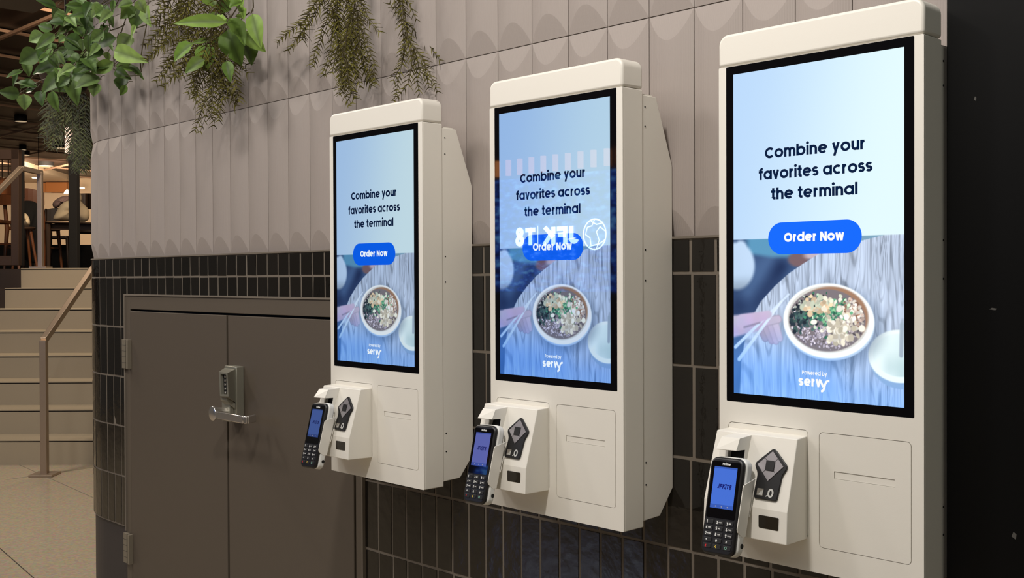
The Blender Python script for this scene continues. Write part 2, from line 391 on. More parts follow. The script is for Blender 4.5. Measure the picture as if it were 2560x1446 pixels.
M['chairwood'] = mat('walnut_chair', srgb(112, 66, 36), 0.4, var=0.3, vscale=8, stretch=(2, 2, 0.5))
M['woodband'] = mat('oak_band', srgb(176, 112, 58), 0.5, var=0.15, vscale=6, stretch=(0.5, 0.5, 4))
M['lamp'] = mat('lit_lamp', srgb(255, 235, 200), 0.5, emit=srgb(255, 226, 182), estr=4.0)
M['lampdim'] = mat('dim_lamp', srgb(225, 205, 175), 0.5, emit=srgb(235, 205, 165), estr=0.55)
M['coatcream'] = mat('cream_wool', srgb(226, 206, 172), 0.9, var=0.1, vscale=8, bump=0.3, bscale=60)
M['mauve'] = mat('mauve_wool', srgb(150, 124, 118), 0.9, var=0.1, vscale=12, bump=0.3, bscale=60)
M['blackcloth'] = mat('black_cloth', srgb(15, 13, 12), 0.9, var=0.3, vscale=12)
M['post'] = mat('dark_bronze_post', srgb(72, 56, 46), 0.4, 0.2, var=0.1)

# ------------------------------------------------------------------ wall surface
W = 0.171; XC = -2.7376; RC = 0.556
def WP(s, z, out=0.0):
    """point of the wall surface: s runs along it (= x on the flat part), out = towards the hall"""
    if s >= XC: return Vector((s, W-out, z))
    a = (XC-s)/RC
    if a <= math.pi/2:
        return Vector((XC-(RC+out)*math.sin(a), W+RC-(RC+out)*math.cos(a), z))
    return Vector((XC-RC-out, W+RC+(a-math.pi/2)*RC, z))
def wall_strip(bm, s0, s1, z0, z1, out, n, mi=0):
    for i in range(n):
        a = s0+(s1-s0)*i/n; b = s0+(s1-s0)*(i+1)/n
        face(bm, [WP(b, z0, out), WP(b, z1, out), WP(a, z1, out), WP(a, z0, out)][::-1], mi)
SEND = XC-RC*math.pi/2-2.6
Z1, Z2, PH, PW = 1.3692, 1.8578, 0.4886, 0.12268
X0P = 0.2498
# relief-clad upper wall: convex panels whose ends are cut by a sloping facet
bm = BM(); uvl = bm.loops.layers.uv.new('UVMap')
def clad(s0, s1, z0, z1):
    D, sl = 0.0115, 0.0115/0.060; g = 0.0011; N = 14; BASE = -0.008
    us = [i/N for i in range(N+1)]
    prof = lambda u: D*(1-(2*u-1)**2)
    def P(u, z, hh):
        s = s0+g+(s1-s0-2*g)*u
        return WP(s, z, BASE+hh), (s, z)
    lo, hi = z0+g, z1-g
    def patch(A, B, k):
        for i in range(N):
            for j in range(k):
                def pt(ii, t):
                    u = us[ii]; (za, ha), (zb, hb) = A(u), B(u)
                    return P(u, za+(zb-za)*t, ha+(hb-ha)*t)
                q = [pt(i, j/k), pt(i+1, j/k), pt(i+1, (j+1)/k), pt(i, (j+1)/k)]
                if (q[0][0]-q[3][0]).length < 1e-5 and (q[1][0]-q[2][0]).length < 1e-5: continue
                if (q[0][0]-q[3][0]).length < 1e-5: q = q[:3]
                elif (q[1][0]-q[2][0]).length < 1e-5: q = [q[0], q[1], q[3]]
                f = bm.faces.new([bm.verts.new(p) for p, _ in q])
                for l, (_, uv) in zip(f.loops, q): l[uvl].uv = uv
    ar = lambda u: prof(u)/sl
    patch(lambda u: (lo, 0.0), lambda u: (lo+ar(u), prof(u)), 2)
    patch(lambda u: (lo+ar(u), prof(u)), lambda u: (hi-ar(u), prof(u)), 3)
    patch(lambda u: (hi-ar(u), prof(u)), lambda u: (hi, 0.0), 2)
    e = 0.006                                               # panel edges, back into the joint
    for a, b in (((0, lo), (1, lo)), ((1, lo), (1, hi)), ((1, hi), (0, hi)), ((0, hi), (0, lo))):
        p, q = P(a[0], a[1], 0)[0], P(b[0], b[1], 0)[0]
        p2, q2 = P(a[0], a[1], -e)[0], P(b[0], b[1], -e)[0]
        f = bm.faces.new([bm.verts.new(v) for v in (p, p2, q2, q)])
k = -5
while True:
    s1 = X0P-PW*k; s0 = s1-PW
    if s0 < -4.0: break
    for r in range(3):
        clad(s0, min(s1, 0.85), Z1+PH*r, Z1+PH*(r+1))
    k += 1
bmesh.ops.remove_doubles(bm, verts=bm.verts, dist=0.00002)
wall_strip(bm, -4.2, 0.86, Z1, Z1+3*PH, -0.012, 120, 1)
o = finish('wall_upper', bm, [M['panel'], M['grout']], smooth=9); struct(o)
# black glazed tiles: full-height rows below a half row
TW, TR = 0.06570, 0.19934
ZR = [Z1-0.004, 1.2906] + [1.2906-TR*i for i in range(1, 7)]
DX0, DX1, DZ = -2.5151, -0.9337, 1.2175                     # door opening incl. frame
BASEZ = 0.2915
bm = BM(); tint = bm.verts.layers.float_color.new('tint')
rt = random.Random(5)
def tile(s0, s1, z0, z1):
    g = 0.0018; ww = lambda: rt.uniform(-0.0007, 0.0007)
    a, b, c, d = s0+g+ww(), s1-g+ww(), z0+g+ww(), z1-g+ww()
    if b-a < 0.006 or d-c < 0.006: return
    ta, tb = rt.gauss(0, 0.00028), rt.gauss(0, 0.00035); e = 0.0022
    col = rt.uniform(0.75, 1.3); cc = tuple(x*col for x in srgb(27, 24, 21)[:3])+(1,)
    def hh(u, v): return 0.0026 + ta*(2*u-1) + tb*(2*v-1)
    us = [0, e/(b-a), 0.5, 1-e/(b-a), 1]; vs = [0, e/(d-c)] + [0.25, 0.5, 0.75] + [1-e/(d-c), 1]
    grid = []
    for j, v in enumerate(vs):
        row = []
        for i, u in enumerate(us):
            edge = i in (0, 4) or j in (0, 6)
            vv = bm.verts.new(WP(a+(b-a)*u, c+(d-c)*v, -0.004 if edge else hh(u, v) + rt.gauss(0, 0.00009))); vv[tint] = cc
            row.append(vv)
        grid.append(row)
    for j in range(6):
        for i in range(4):
            bm.faces.new((grid[j][i], grid[j][i+1], grid[j+1][i+1], grid[j+1][i]))
k = -9
while True:
    s1 = X0P+0.0003-TW*k; s0 = s1-TW; k += 1
    if s0 < -4.0: break
    if s0 > 0.85: continue
    for r in range(len(ZR)-1):
        zt, zb = ZR[r], ZR[r+1]
        sh = 0.004*((r*7) % 3-1)
        a, b = s0+sh, s1+sh
        if zb < BASEZ and a < DX0: zb = max(zb, BASEZ)
        if zt-zb < 0.01: continue
        if a >= DX1-0.002 or b <= DX0+0.002:
            tile(a, b, zb, zt); continue
        # overlaps the door opening
        if zb < DZ: 
            if zt > DZ+0.01: tile(a, b, DZ, zt) if DX0 <= a and b <= DX1 else None
            if a < DX0: tile(a, DX0, zb, zt)
            if b > DX1: tile(DX1, b, zb, zt)
            if (a < DX0 or b > DX1) and zt > DZ+0.01:
                tile(max(a, DX0), min(b, DX1), DZ, zt)
        else: tile(a, b, zb, zt)
GO = 0.0011
wall_strip(bm, -4.2, DX0, BASEZ, Z1, GO, 70, 1)
wall_strip(bm, DX0, DX1, DZ, Z1, GO, 1, 1)
wall_strip(bm, DX1, 0.86, 0.0, Z1, GO, 1, 1)
o = finish('wall_lower', bm, [M['tile'], M['grout']], smooth=35); struct(o)
bm = BM(); face(bm, [(SEND, 0, 0)]*0 or [(XC-RC-0.0, W+RC+0.6, 0.0), (XC-RC, W+RC+3.0, 0.0), (XC-RC, W+RC+3.0, 2.9), (XC-RC, W+RC+0.6, 2.9)])
o = finish('wall_left', bm, M['darkbrown'], smooth=0); struct(o)
# metal edge trim over the tiles, base below them
bm = BM()
n = 90
for i in range(n):
    a = -4.0+(0.86+4.0)*i/n; b = -4.0+(0.86+4.0)*(i+1)/n
    for (o1, z1_, o2, z2_) in ((0.0055, Z1-0.0045, 0.0055, Z1+0.0005), (0.0055, Z1+0.0005, -0.008, Z1+0.0005), (-0.008, Z1-0.0045, 0.0055, Z1-0.0045)):
        face(bm, [WP(a, z1_, o1), WP(b, z1_, o1), WP(b, z2_, o2), WP(a, z2_, o2)])
o = finish('trim_1', bm, M['grout'], smooth=0); struct(o)
bm = BM()
wall_strip(bm, -4.0, DX0, 0.0, BASEZ-0.004, -0.006, 60); wall_strip(bm, -4.0, DX0, BASEZ-0.004, BASEZ, -0.012, 60)
o = finish('baseboard_left', bm, M['base'], smooth=30); struct(o)
# black panelled wall to the right
bm = BM(); box(bm, 0.8500, 3.4, 0.068, 0.30, 0.0, 3.2)
o = finish('wall_right', bm, M['black_wall'], smooth=0, bevel=0.002); struct(o)
for px, py, w, h in ((2482, 773, 0.006, 0.002), (2438, 247, 0.002, 0.004), (2535, 1340, 0.004, 0.006)):
    p = at_y(px, py, 0.0677); bm = BM()
    face(bm, [p+Vector((-w, 0, -h*0.3)), p+Vector((w*0.7, 0, -h)), p+Vector((w, 0, h*0.4)), p+Vector((-w*0.2, 0, h))])
    q = finish('scuff', bm, M['scuff'], o, smooth=0)
# floor, hall ceiling, walls behind the viewer
FX0, FX1, FY0 = -7.2, 4.0, -5.6
bm = BM(); face(bm, [(-9, -5.6, 0), (4, -5.6, 0), (4, 3.5, 0), (-9, 3.5, 0)])
o = finish('floor', bm, M['floor'], smooth=0); struct(o)
# joint lines in the terrazzo
for n_, (a, b) in enumerate((((0, 1372), (84, 1446)), ((60, 1168), (222, 1240)), ((130, 1184), (222, 1171)))):
    A, B = at_z(*a, 0.0), at_z(*b, 0.0); d = (B-A).normalized(); A = A-d*0.3; B = B+d*0.5
    bm = BM(); s = d.cross(Vector((0,0,1)))*0.0025
    face(bm, [A-s+Vector((0,0,.0006)), B-s+Vector((0,0,.0006)), B+s+Vector((0,0,.0006)), A+s+Vector((0,0,.0006))])
    finish('joint', bm, M['step_gap'] if n_ == 0 else M['gap'], o, smooth=0)
bm = BM(); box(bm, -9, 4, -5.75, -5.6, 0, 3.9)
o = finish('wall_front', bm, M['darkwood'], smooth=0); struct(o)

# ------------------------------------------------------------------ closet door
ZD = 1.1585; XL, XM, XR = -2.4693, -1.7107, -0.9745
bm = BM()
yf = W-0.008
for x0, x1, z0, z1 in ((DX0, XL-0.004, 0, DZ), (XR+0.007, DX1, 0, DZ), (XL-0.004, XR+0.007, ZD+0.006, DZ)):
    box(bm, x0, x1, yf, W+0.05, z0, z1)
o = finish('trim_2', bm, M['frame'], smooth=0, bevel=0.0015); struct(o)
bm = BM(); box(bm, XL-0.004, XR+0.007, W+0.03, W+0.05, 0, ZD+0.006)
finish('gap_backing', bm, M['dark_hole'], o, smooth=0)  # black sheet behind the leaves, paints the door gaps dark
bm = BM()                                                    # bright bead around the frame
for x0, x1, z0, z1 in ((DX0-0.008, DX0, BASEZ-0.01, DZ+0.006), (DX0, DX1, DZ, DZ+0.006), (DX1, DX1+0.005, 0, DZ)):
    box(bm, x0, x1, yf-0.004, W+0.02, z0, z1)
finish('edge_bead', bm, M['grout'], o, smooth=0)
def leaf_door(name, x0, x1):
    bm = BM(); box(bm, x0, x1, W-0.010, W+0.024, 0.012, ZD-0.002)
    o = finish(name, bm, M['door'], smooth=0, bevel=0.002); struct(o); return o
d1 = leaf_door('door_1', XL, XM-0.0062); d2 = leaf_door('door_2', XM+0.0062, XR)
for zt, zb in ((1.0445, 0.9300), (0.2760, 0.1590)):
    bm = BM(); box(bm, XL-0.05, XL-0.020, W-0.022, W-0.007, zb, zt); box(bm, XL-0.020, XL-0.004, W-0.013, W-0.006, zb+0.002, zt-0.002, 1); box(bm, XL-0.004, XL+0.010, W-0.026, W-0.009, zb, zt)
    for i in range(1, 5): 
        z = zb+(zt-zb)*i/5; box(bm, XL-0.0505, XL-0.0195, W-0.0225, W-0.0065, z-0.0007, z+0.0007, 1)
    finish('hinge', bm, [M['hinge'], M['dark_hole']], d1, bevel=0.001)
# push-button lock with lever
LX0, LX1 = -1.676, -1.598; LY = W-0.010
bm = BM()
prism(bm, [(LX0, LY, 0.800), (LX1, LY, 0.800), (LX1, LY, 0.988), (LX0, LY, 0.988)], (0, -0.031, 0))
lock = finish('keypad_lock', bm, M['lock'], d2, bevel=0.0035); lock['label'] = 'satin metal push-button lock with lever handle'
bm = BM()                                                    # hooded keypad: tapered nose with an open front
YH = LY-0.074
o_ = [(LX0+0.002, LY-0.031, 0.868), (LX1-0.004, LY-0.031, 0.868), (LX1-0.004, LY-0.031, 0.980), (LX0+0.002, LY-0.031, 0.980)]
i_ = [tuple(at_y(px, py, YH)) for px, py in ((550, 991), (571.5, 992), (568.5, 933.5), (547, 930))]
cx_, cz_ = sum(p[0] for p in i_)/4, sum(p[2] for p in i_)/4
j_ = [(cx_+(p[0]-cx_)*0.68, YH, cz_+(p[2]-cz_)*0.84) for p in i_]
k_ = [(p[0]+0.001, YH+0.010, p[2]) for p in j_]
for A, B in ((o_, i_), (i_, j_), (j_, k_)):
    for q in range(4): face(bm, [A[q], A[(q+1) % 4], B[(q+1) % 4], B[q]])
bmesh.ops.remove_doubles(bm, verts=bm.verts, dist=1e-5)
face(bm, k_, 1)
bmesh.ops.recalc_face_normals(bm, faces=bm.faces)
hood = finish('keypad_hood', bm, [M['lock'], M['dark_hole']], lock, smooth=20)
for q in range(5):
    bm = BM(); z = k_[0][2]+(k_[2][2]-k_[0][2])*(q+0.5)/5; xq = cx_+0.003
    tube(bm, [(xq, YH+0.010, z), (xq, YH+0.002, z)], 0.0042, 10)
    finish('push_button', bm, M['lever'], lock, bevel=0.001)
YB = LY-0.095
hub = at_y(531, 1034.5, YB); hz = hub.z; hx = hub.x
bm = BM()
prism(bm, [(LX0+0.010, LY-0.031, 0.803), (LX1-0.014, LY-0.031, 0.803), (LX1-0.014, LY-0.031, 0.870), (LX0+0.010, LY-0.031, 0.870)], (0, -0.016, 0))
prism(bm, [(hx-0.012, LY-0.031, 0.845), (hx+0.040, LY-0.031, 0.845), (hx+0.036, LY-0.062, 0.875), (hx-0.006, LY-0.062, 0.875)], (0, 0.0, 0.02))
finish('lock_body', bm, M['lock'], lock, bevel=0.002)
bm = BM()
tube(bm, [(hx, LY-0.030, hz), (hx, LY-0.050, hz), (hx, LY-0.088, hz), (hx, YB, hz), (hx, YB-0.002, hz)], [0.016, 0.015, 0.022, 0.026, 0.022], 24)
e1 = at_y(613, 1036, YB); e2 = at_y(638, 1036, LY-0.045)
pth = [(hx, YB+0.004), (hx+0.02, YB+0.003), (e1.x-0.012, YB+0.002), (e1.x, YB+0.008), (e2.x, LY-0.045)]
for (a, b) in zip(pth, pth[1:]): beam(bm, (a[0], a[1], hz-0.003), (b[0], b[1], hz-0.003), 0.009, 0.025)
finish('lever_handle', bm, M['lever'], lock, bevel=0.003)
lock.select_set(False)

# ------------------------------------------------------------------ staircase (frame: lat, dep)
st = empty('staircase', ST(-3.4, 7.51, 0), 'pale terrazzo staircase climbing to the dining level at the left', 'stairs')
def child_world(o, parent):
    o.parent = parent; o.matrix_parent_inverse = Matrix.Translation(-parent.location) if parent.rotation_euler.z == 0 else parent.matrix_world.inverted()
RISE, TREAD, D0 = 0.173, 0.31, 7.51
LL, LR = -4.369, -1.2
for i in range(8):
    d = D0+TREAD*i; z0 = RISE*i; z1 = RISE*(i+1); l0 = LL if i >= 6 else -7.0
    bm = BM()
    tread_d = TREAD if i < 7 else 0.6
    c = [ST(l0, d, z0), ST(LR, d, z0), ST(LR, d+tread_d, z0), ST(l0, d+tread_d, z0)]
    prism(bm, [p for p in c], (0, 0, z1-z0-0.016))
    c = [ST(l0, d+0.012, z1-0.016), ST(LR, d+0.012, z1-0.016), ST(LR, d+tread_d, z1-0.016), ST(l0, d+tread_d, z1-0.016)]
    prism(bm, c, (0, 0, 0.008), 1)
    c = [ST(l0, d-0.002, z1-0.008), ST(LR, d-0.002, z1-0.008), ST(LR, d+tread_d, z1-0.008), ST(l0, d+tread_d, z1-0.008)]
    prism(bm, c, (0, 0, 0.008))
    s_ = finish('step', bm, [M['step'], M['step_gap']], smooth=0); child_world(s_, st)
UZ = RISE*8
bm = BM(); prism(bm, [ST(-14, D0+TREAD*7+0.55, UZ-0.1), ST(4, D0+TREAD*7+0.55, UZ-0.1), ST(8, 32, UZ-0.1), ST(-22, 32, UZ-0.1)], (0, 0, 0.1))
o = finish('floor_upper', bm, M['darkwood'], smooth=0); struct(o)
bm = BM(); prism(bm, [ST(-9, D0+TREAD*6, 0), ST(LL-0.002, D0+TREAD*6, 0), ST(LL-0.002, D0+TREAD*7, 0), ST(-9, D0+TREAD*7, 0)], (0, 0, RISE*7-0.01))
prism(bm, [ST(-9, D0+TREAD*7, 0), ST(LL-0.002, D0+TREAD*7, 0), ST(LL-0.002, D0+TREAD*7+0.55, 0), ST(-9, D0+TREAD*7+0.55, 0)], (0, 0, UZ-0.01))
o = finish('wall_stair', bm, M['darkbrown'], smooth=0); struct(o)

# handrails
def handrail(base, pts, label, w=0.042, h=0.042, plate=True, loc=None, posts=None):
    r = empty('handrail', loc or base, label, 'handrail')
    bm = BM()
    for a, b in zip(pts, pts[1:]): beam(bm, a, b, w*0.9, h)
    child_world(finish('rail', bm, M['rail'], smooth=0, bevel=0.003), r)
    for pb, pt in posts:
        bm = BM(); beam(bm, pb, pt, w, w, up=EH.copy())
        child_world(finish('post', bm, M['rail'], smooth=0, bevel=0.003), r)
        bm = BM(); p = Vector(pb); prism(bm, [p+EH*a+DH*b for a, b in ((-.075, -.075), (.075, -.075), (.075, .075), (-.075, .075))], (0, 0, 0.016))
        child_world(finish('base_plate', bm, M['rail'], smooth=0, bevel=0.002), r)
    return r
RL = -3.06; RD = 7.10; SL = RISE/TREAD
pb = ST(RL, RD, 0); top = ST(RL, RD, 0.885)
handrail(pb, [top-Vector((0,0,.002)), ST(RL, RD+2.6, 0.885+2.6*SL)],
         'bronze square-section handrail rising from a post on the terrazzo floor', posts=[(pb, top)])
UL = -4.235; UD = D0+TREAD*7+0.1; zt = UZ+0.86
upb = ST(UL, UD, UZ)
handrail(upb, [ST(UL, UD+0.03, zt), ST(UL, UD-0.38, zt), ST(UL, UD-2.6, zt-2.22*SL)],
         'bronze handrail with a level top end at the head of the stairs', posts=[(upb, ST(UL, UD, zt))])

# ------------------------------------------------------------------ what the displays show
def lin(c):
    c = np.clip(c, 0, 255)/255.0
    return np.where(c <= 0.04045, c/12.92, ((c+0.055)/1.055)**2.4)
def vnoise(x, y, seed):
    rg = np.random.default_rng(seed); g = rg.random((64, 64))
    xi = np.floor(x).astype(int); yi = np.floor(y).astype(int); fx = x-xi; fy = y-yi
    fx = fx*fx*(3-2*fx); fy = fy*fy*(3-2*fy)
    a = g[yi % 64, xi % 64]; b = g[yi % 64, (xi+1) % 64]; c = g[(yi+1) % 64, xi % 64]; d = g[(yi+1) % 64, (xi+1) % 64]
    return (a*(1-fx)+b*fx)*(1-fy)+(c*(1-fx)+d*fx)*fy
def sst(a, b, x): 
    t = np.clip((x-a)/(b-a), 0, 1); return t*t*(3-2*t)
NU, NV = 330, 560
Ug, Vg = np.meshgrid(np.linspace(0, 1, NU), np.linspace(0, 1, NV))
Xg = Ug*0.5625; Yg = Vg
AA = 0.0025
def over(img, mask, col):
    m = mask[..., None]; return img*(1-m)+np.array(col, float)*m if not isinstance(col, np.ndarray) or col.ndim == 1 else img*(1-m)+col*m
def ell(u, v, ru, rv, soft=AA, ang=0.0):
    dx = Xg-u*0.5625; dy = Yg-v; c, s = math.cos(ang), math.sin(ang)
    d = np.sqrt(((dx*c+dy*s)/ru)**2+((-dx*s+dy*c)/rv)**2); return 1-sst(1-soft/min(ru, rv), 1+soft/min(ru, rv), d)
def caps(u0, v0, u1, v1, r0, r1, soft=AA):
    ax, ay, bx, by = u0*.5625, v0, u1*.5625, v1; dx, dy = bx-ax, by-ay
    t = np.clip(((Xg-ax)*dx+(Yg-ay)*dy)/(dx*dx+dy*dy), 0, 1); r = r0+(r1-r0)*t
    return 1-sst(-soft, soft, np.hypot(Xg-ax-dx*t, Yg-ay-dy*t)-r)
def draw_screen():
    # upper pale field; viewing-angle falloff painted in, bluer towards the left
    t = sst(0.0, 0.85, Ug*0.8+0.25*Vg)
    img = np.array([186., 217, 249])*(1-t[..., None])+np.array([224., 248, 252])*t[..., None]
    # table photograph
    ph = np.zeros(img.shape)
    n1 = vnoise(Ug*46+3*vnoise(Ug*5, Vg*7, 3), Vg*7, 1); n2 = vnoise(Ug*95+2.5*vnoise(Ug*7, Vg*5, 8), Vg*9, 2)
    lean = Ug+0.05*np.sin(Vg*7+1)*np.exp(-((Ug-0.70)/0.10)**2)+0.012*vnoise(Ug*9, Vg*10, 77)
    n3 = 0.6*vnoise(lean*58, Vg*4, 5)+0.4*vnoise(lean*110, Vg*9, 6)
    ringp = np.abs((vnoise(lean*17, Vg*2.0, 5)*8) % 1-0.5)*2; ringp2 = np.abs((vnoise(lean*38, Vg*3.5, 15)*5) % 1-0.5)*2
    g = 200+18*(n1-0.5)+30*(n2-0.5)-40*(1-sst(0.05, 0.38, ringp))*(0.4+vnoise(Ug*9, Vg*9, 16))-22*(1-sst(0.1, 0.5, ringp2))
    ph[..., 0] = g*0.93; ph[..., 1] = g*1.0; ph[..., 2] = g*1.1
    bv = [0.50, 0.535, 0.567, 0.597, 0.625, 0.663, 0.71, 0.762, 0.80, 0.9, 1.0]; bu = [1.05, 0.753, 0.533, 0.435, 0.351, 0.265, 0.178, 0.115, 0.085, 0.05, 0.04]
    edge = np.interp(Vg, bv, bu)
    out = 1-sst(-0.006, 0.006, Ug-edge)
    floor_ = np.zeros(img.shape); q = 60*(vnoise(Ug*9+Vg*12, Vg*14-Ug*5, 21)-0.5)
    floor_[..., 0] = 44+q*0.7; floor_[..., 1] = 64+q*0.9; floor_[..., 2] = 100+q
    teal = (1-sst(0.565, 0.585, Vg+0.08*np.maximum(0, 0.25-Ug)))*sst(0.05, 0.12, Ug)
    floor_ = over(floor_, teal, np.array([82., 140, 172])); 
    floor_ = over(floor_, sst(0.72, 0.76, Ug)*(1-sst(0.53, 0.54, Vg)), np.array([112., 150, 172]))
    floor_ = over(floor_, ell(0.41, 0.583, 0.035, 0.022, 0.006), np.array([112., 84, 84]))
    floor_ = over(floor_, ell(0.50, 0.572, 0.03, 0.012, 0.006), np.array([190., 168, 172]))
    cl = np.maximum(ell(0.02, 0.60, 0.066, 0.075, 0.008), ell(0.045, 0.565, 0.030, 0.045, 0.006)*1.0)
    sh = 14*(vnoise(Ug*9, Vg*12, 44)-0.5)
    floor_ = over(floor_, cl, np.stack([186+sh, 208+sh, 230+sh], -1)*(1-0.25*sst(0.62, 0.68, Vg))[..., None])
    ph = over(ph, out, floor_)
    # cup
    ph = over(ph, ell(0.985, 0.872, 0.094, 0.077), np.array([150., 172, 190]))
    ph = over(ph, ell(0.975, 0.858, 0.093, 0.074), np.array([226., 240, 240]))
    nb = vnoise(Ug*14, Vg*18, 31)
    ph = over(ph, ell(0.975, 0.855, 0.078, 0.060), np.stack([168+60*nb, 196+48*nb, 198+46*nb], -1))
    ph = over(ph, caps(0.985, 0.855, 0.99, 0.77, 0.006, 0.007), np.array([150., 166, 180]))
    # bowl with shadow, rim and food
    ph = over(ph, 0.55*ell(0.60, 0.783, 0.158, 0.117, 0.03), np.array([70., 90, 115]))
    ph = over(ph, ell(0.583, 0.771, 0.1475, 0.110), np.array([186., 206, 224]))
    ph = over(ph, ell(0.580, 0.7645, 0.1475, 0.1100), np.array([236., 244, 244]))
    ph = over(ph, ell(0.578, 0.760, 0.1330, 0.0985), np.array([206., 206, 200])); ph = over(ph, ell(0.60, 0.752, 0.118, 0.088, 0.004), np.array([152., 116, 92]))
    ph = over(ph, ell(0.573, 0.763, 0.1250, 0.0915), np.array([118., 110, 114]))
    inside = ell(0.573, 0.763, 0.1250, 0.0915) > 0.5
    rg = np.random.default_rng(9)
    def blobs(n, cu, cv, su, sv, cols, r0, r1):
        nonlocal ph
        for _ in range(n):
            u = cu+rg.normal()*su; v = cv+rg.normal()*sv
            if ((u-0.573)*0.5625/0.120)**2+((v-0.763)/0.087)**2 > 1: continue
            r = rg.uniform(r0, r1); c = np.array(cols[rg.integers(len(cols))], float)*rg.uniform(0.8, 1.12)
            i0 = int((v-0.02)*NV); i1 = int((v+0.02)*NV); j0 = int((u-0.035)*NU); j1 = int((u+0.035)*NU)
            i0, j0 = max(i0, 0), max(j0, 0); xs, ys = Xg[i0:i1, j0:j1]-u*.5625, Yg[i0:i1, j0:j1]-v
            a = rg.uniform(0, 3.14); e = rg.uniform(0.45, 1)
            d = np.hypot(xs*math.cos(a)+ys*math.sin(a), (-xs*math.sin(a)+ys*math.cos(a))/e)
            m = (1-sst(r*0.75, r*1.15, d))[..., None]; ph[i0:i1, j0:j1] = ph[i0:i1, j0:j1]*(1-m)+c*m
    blobs(420, 0.52, 0.81, 0.11, 0.024, [(196, 188, 202), (176, 168, 184), (216, 208, 220), (104, 98, 110)], 0.0028, 0.0048)
    blobs(260, 0.70, 0.79, 0.06, 0.03, [(178, 168, 172), (200, 190, 190), (80, 74, 78)], 0.0028, 0.0048)
    blobs(260, 0.46, 0.725, 0.07, 0.020, [(58, 74, 72), (40, 48, 50), (186, 196, 186), (30, 34, 38), (150, 160, 150)], 0.0025, 0.0045)
    blobs(160, 0.43, 0.76, 0.05, 0.016, [(52, 74, 80), (34, 44, 54), (70, 100, 96)], 0.004, 0.008)
    blobs(150, 0.73, 0.73, 0.035, 0.022, [(216, 208, 196), (150, 110, 88), (236, 228, 214), (190, 170, 158)], 0.004, 0.008)
    blobs(230, 0.585, 0.738, 0.050, 0.020, [(96, 164, 124), (70, 140, 108), (130, 186, 138), (190, 216, 186), (50, 110, 88)], 0.003, 0.0065)
    blobs(60, 0.53, 0.715, 0.05, 0.014, [(228, 222, 200), (222, 196, 160), (206, 214, 190)], 0.006, 0.011)
    blobs(85, 0.655, 0.785, 0.045, 0.022, [(228, 222, 202), (214, 206, 182), (236, 232, 218), (190, 182, 164)], 0.006, 0.012)
    # chopsticks and hand
    skin = np.stack([178+16*vnoise(Ug*20, Vg*26, 71), 160+14*vnoise(Ug*20, Vg*26, 72), 186+12*vnoise(Ug*20, Vg*26, 73)], -1)
    for (a_, b_, c_, d_, r_, k_) in ((.17, .785, .205, .822, .013, .86), (.20, .775, .245, .828, .013, .92), (.235, .772, .272, .830, .012, 1.0), (.262, .766, .296, .822, .011, 1.06), (.18, .775, .285, .764, .013, 1.02)):
        ph = over(ph, caps(a_, b_, c_, d_, r_+.002, r_, 0.003), skin*k_*0.84); ph = over(ph, caps(a_, b_, c_, d_, r_, r_-.0025, 0.003), skin*k_)
    ph = over(ph, caps(-0.05, 0.795, 0.14, 0.775, 0.036, 0.028, 0.006), skin)
    ph = over(ph, caps(0.011, 0.855, 0.351, 0.688, 0.0055, 0.0030), np.array([206., 222, 240]))
    ph = over(ph, caps(0.035, 0.893, 0.308, 0.709, 0.0062, 0.0034), np.array([214., 228, 244]))
    ph = over(ph, caps(0.06, 0.775, 0.225, 0.750, 0.024, 0.012, 0.004), skin*1.03)
    ph = over(ph, caps(0.07, 0.792, 0.17, 0.776, 0.003, 0.002, 0.004), skin*0.72)
    # blue veil towards the foot of the picture
    t = (0.07+0.78*sst(0.76, 0.97, Vg+0.05*(0.5-Ug)))[..., None]
    veil = np.array([118., 172, 236])*sst(0.95, 1.0, Vg)[..., None]*0.25+np.array([92., 146, 222])*(1-0.25*sst(0.95, 1.0, Vg))[..., None]
    hold = np.maximum(ell(0.580, 0.7645, 0.1475, 0.1100), ell(0.975, 0.858, 0.093, 0.074))[..., None]
    tt = t*(1-hold*0.85)*(1-0.42*sst(0.55, 0.75, Ug)[..., None]*(1-0.5*sst(0.9, 1, Vg)[..., None]))
    lumi = (ph.mean(-1, keepdims=True)-150)*0.35
    ph = ph*(1-tt)+(veil+lumi*(t > 0.3))*tt
    ph = ph*1.06+6
    return over(img, sst(0.5175, 0.5195, Vg), ph)
SCR = lin(draw_screen())
SWD, SHD = 0.3362, 0.5976
def screen_mesh():
    me = bpy.data.meshes.new('screen')
    xs = (Ug-0.5)*SWD; zs = (0.5-Vg)*SHD+0.605
    co = np.stack([xs, np.full_like(xs, -0.0016), zs], -1).reshape(-1, 3)
    idx = np.arange(NU*NV).reshape(NV, NU)
    q = np.stack([idx[1:, :-1], idx[1:, 1:], idx[:-1, 1:], idx[:-1, :-1]], -1).reshape(-1, 4)
    me.vertices.add(len(co)); me.vertices.foreach_set('co', co.ravel().astype(np.float32))
    me.loops.add(q.size); me.loops.foreach_set('vertex_index', q.ravel().astype(np.int32))
    me.polygons.add(len(q)); me.polygons.foreach_set('loop_start', (np.arange(len(q))*4).astype(np.int32))
    me.update(calc_edges=True); me.validate()
    at = me.color_attributes.new('picture', 'FLOAT_COLOR', 'POINT')
    at.data.foreach_set('color', np.concatenate([SCR.reshape(-1, 3), np.ones((NU*NV, 1))], 1).ravel().astype(np.float32))
    return me
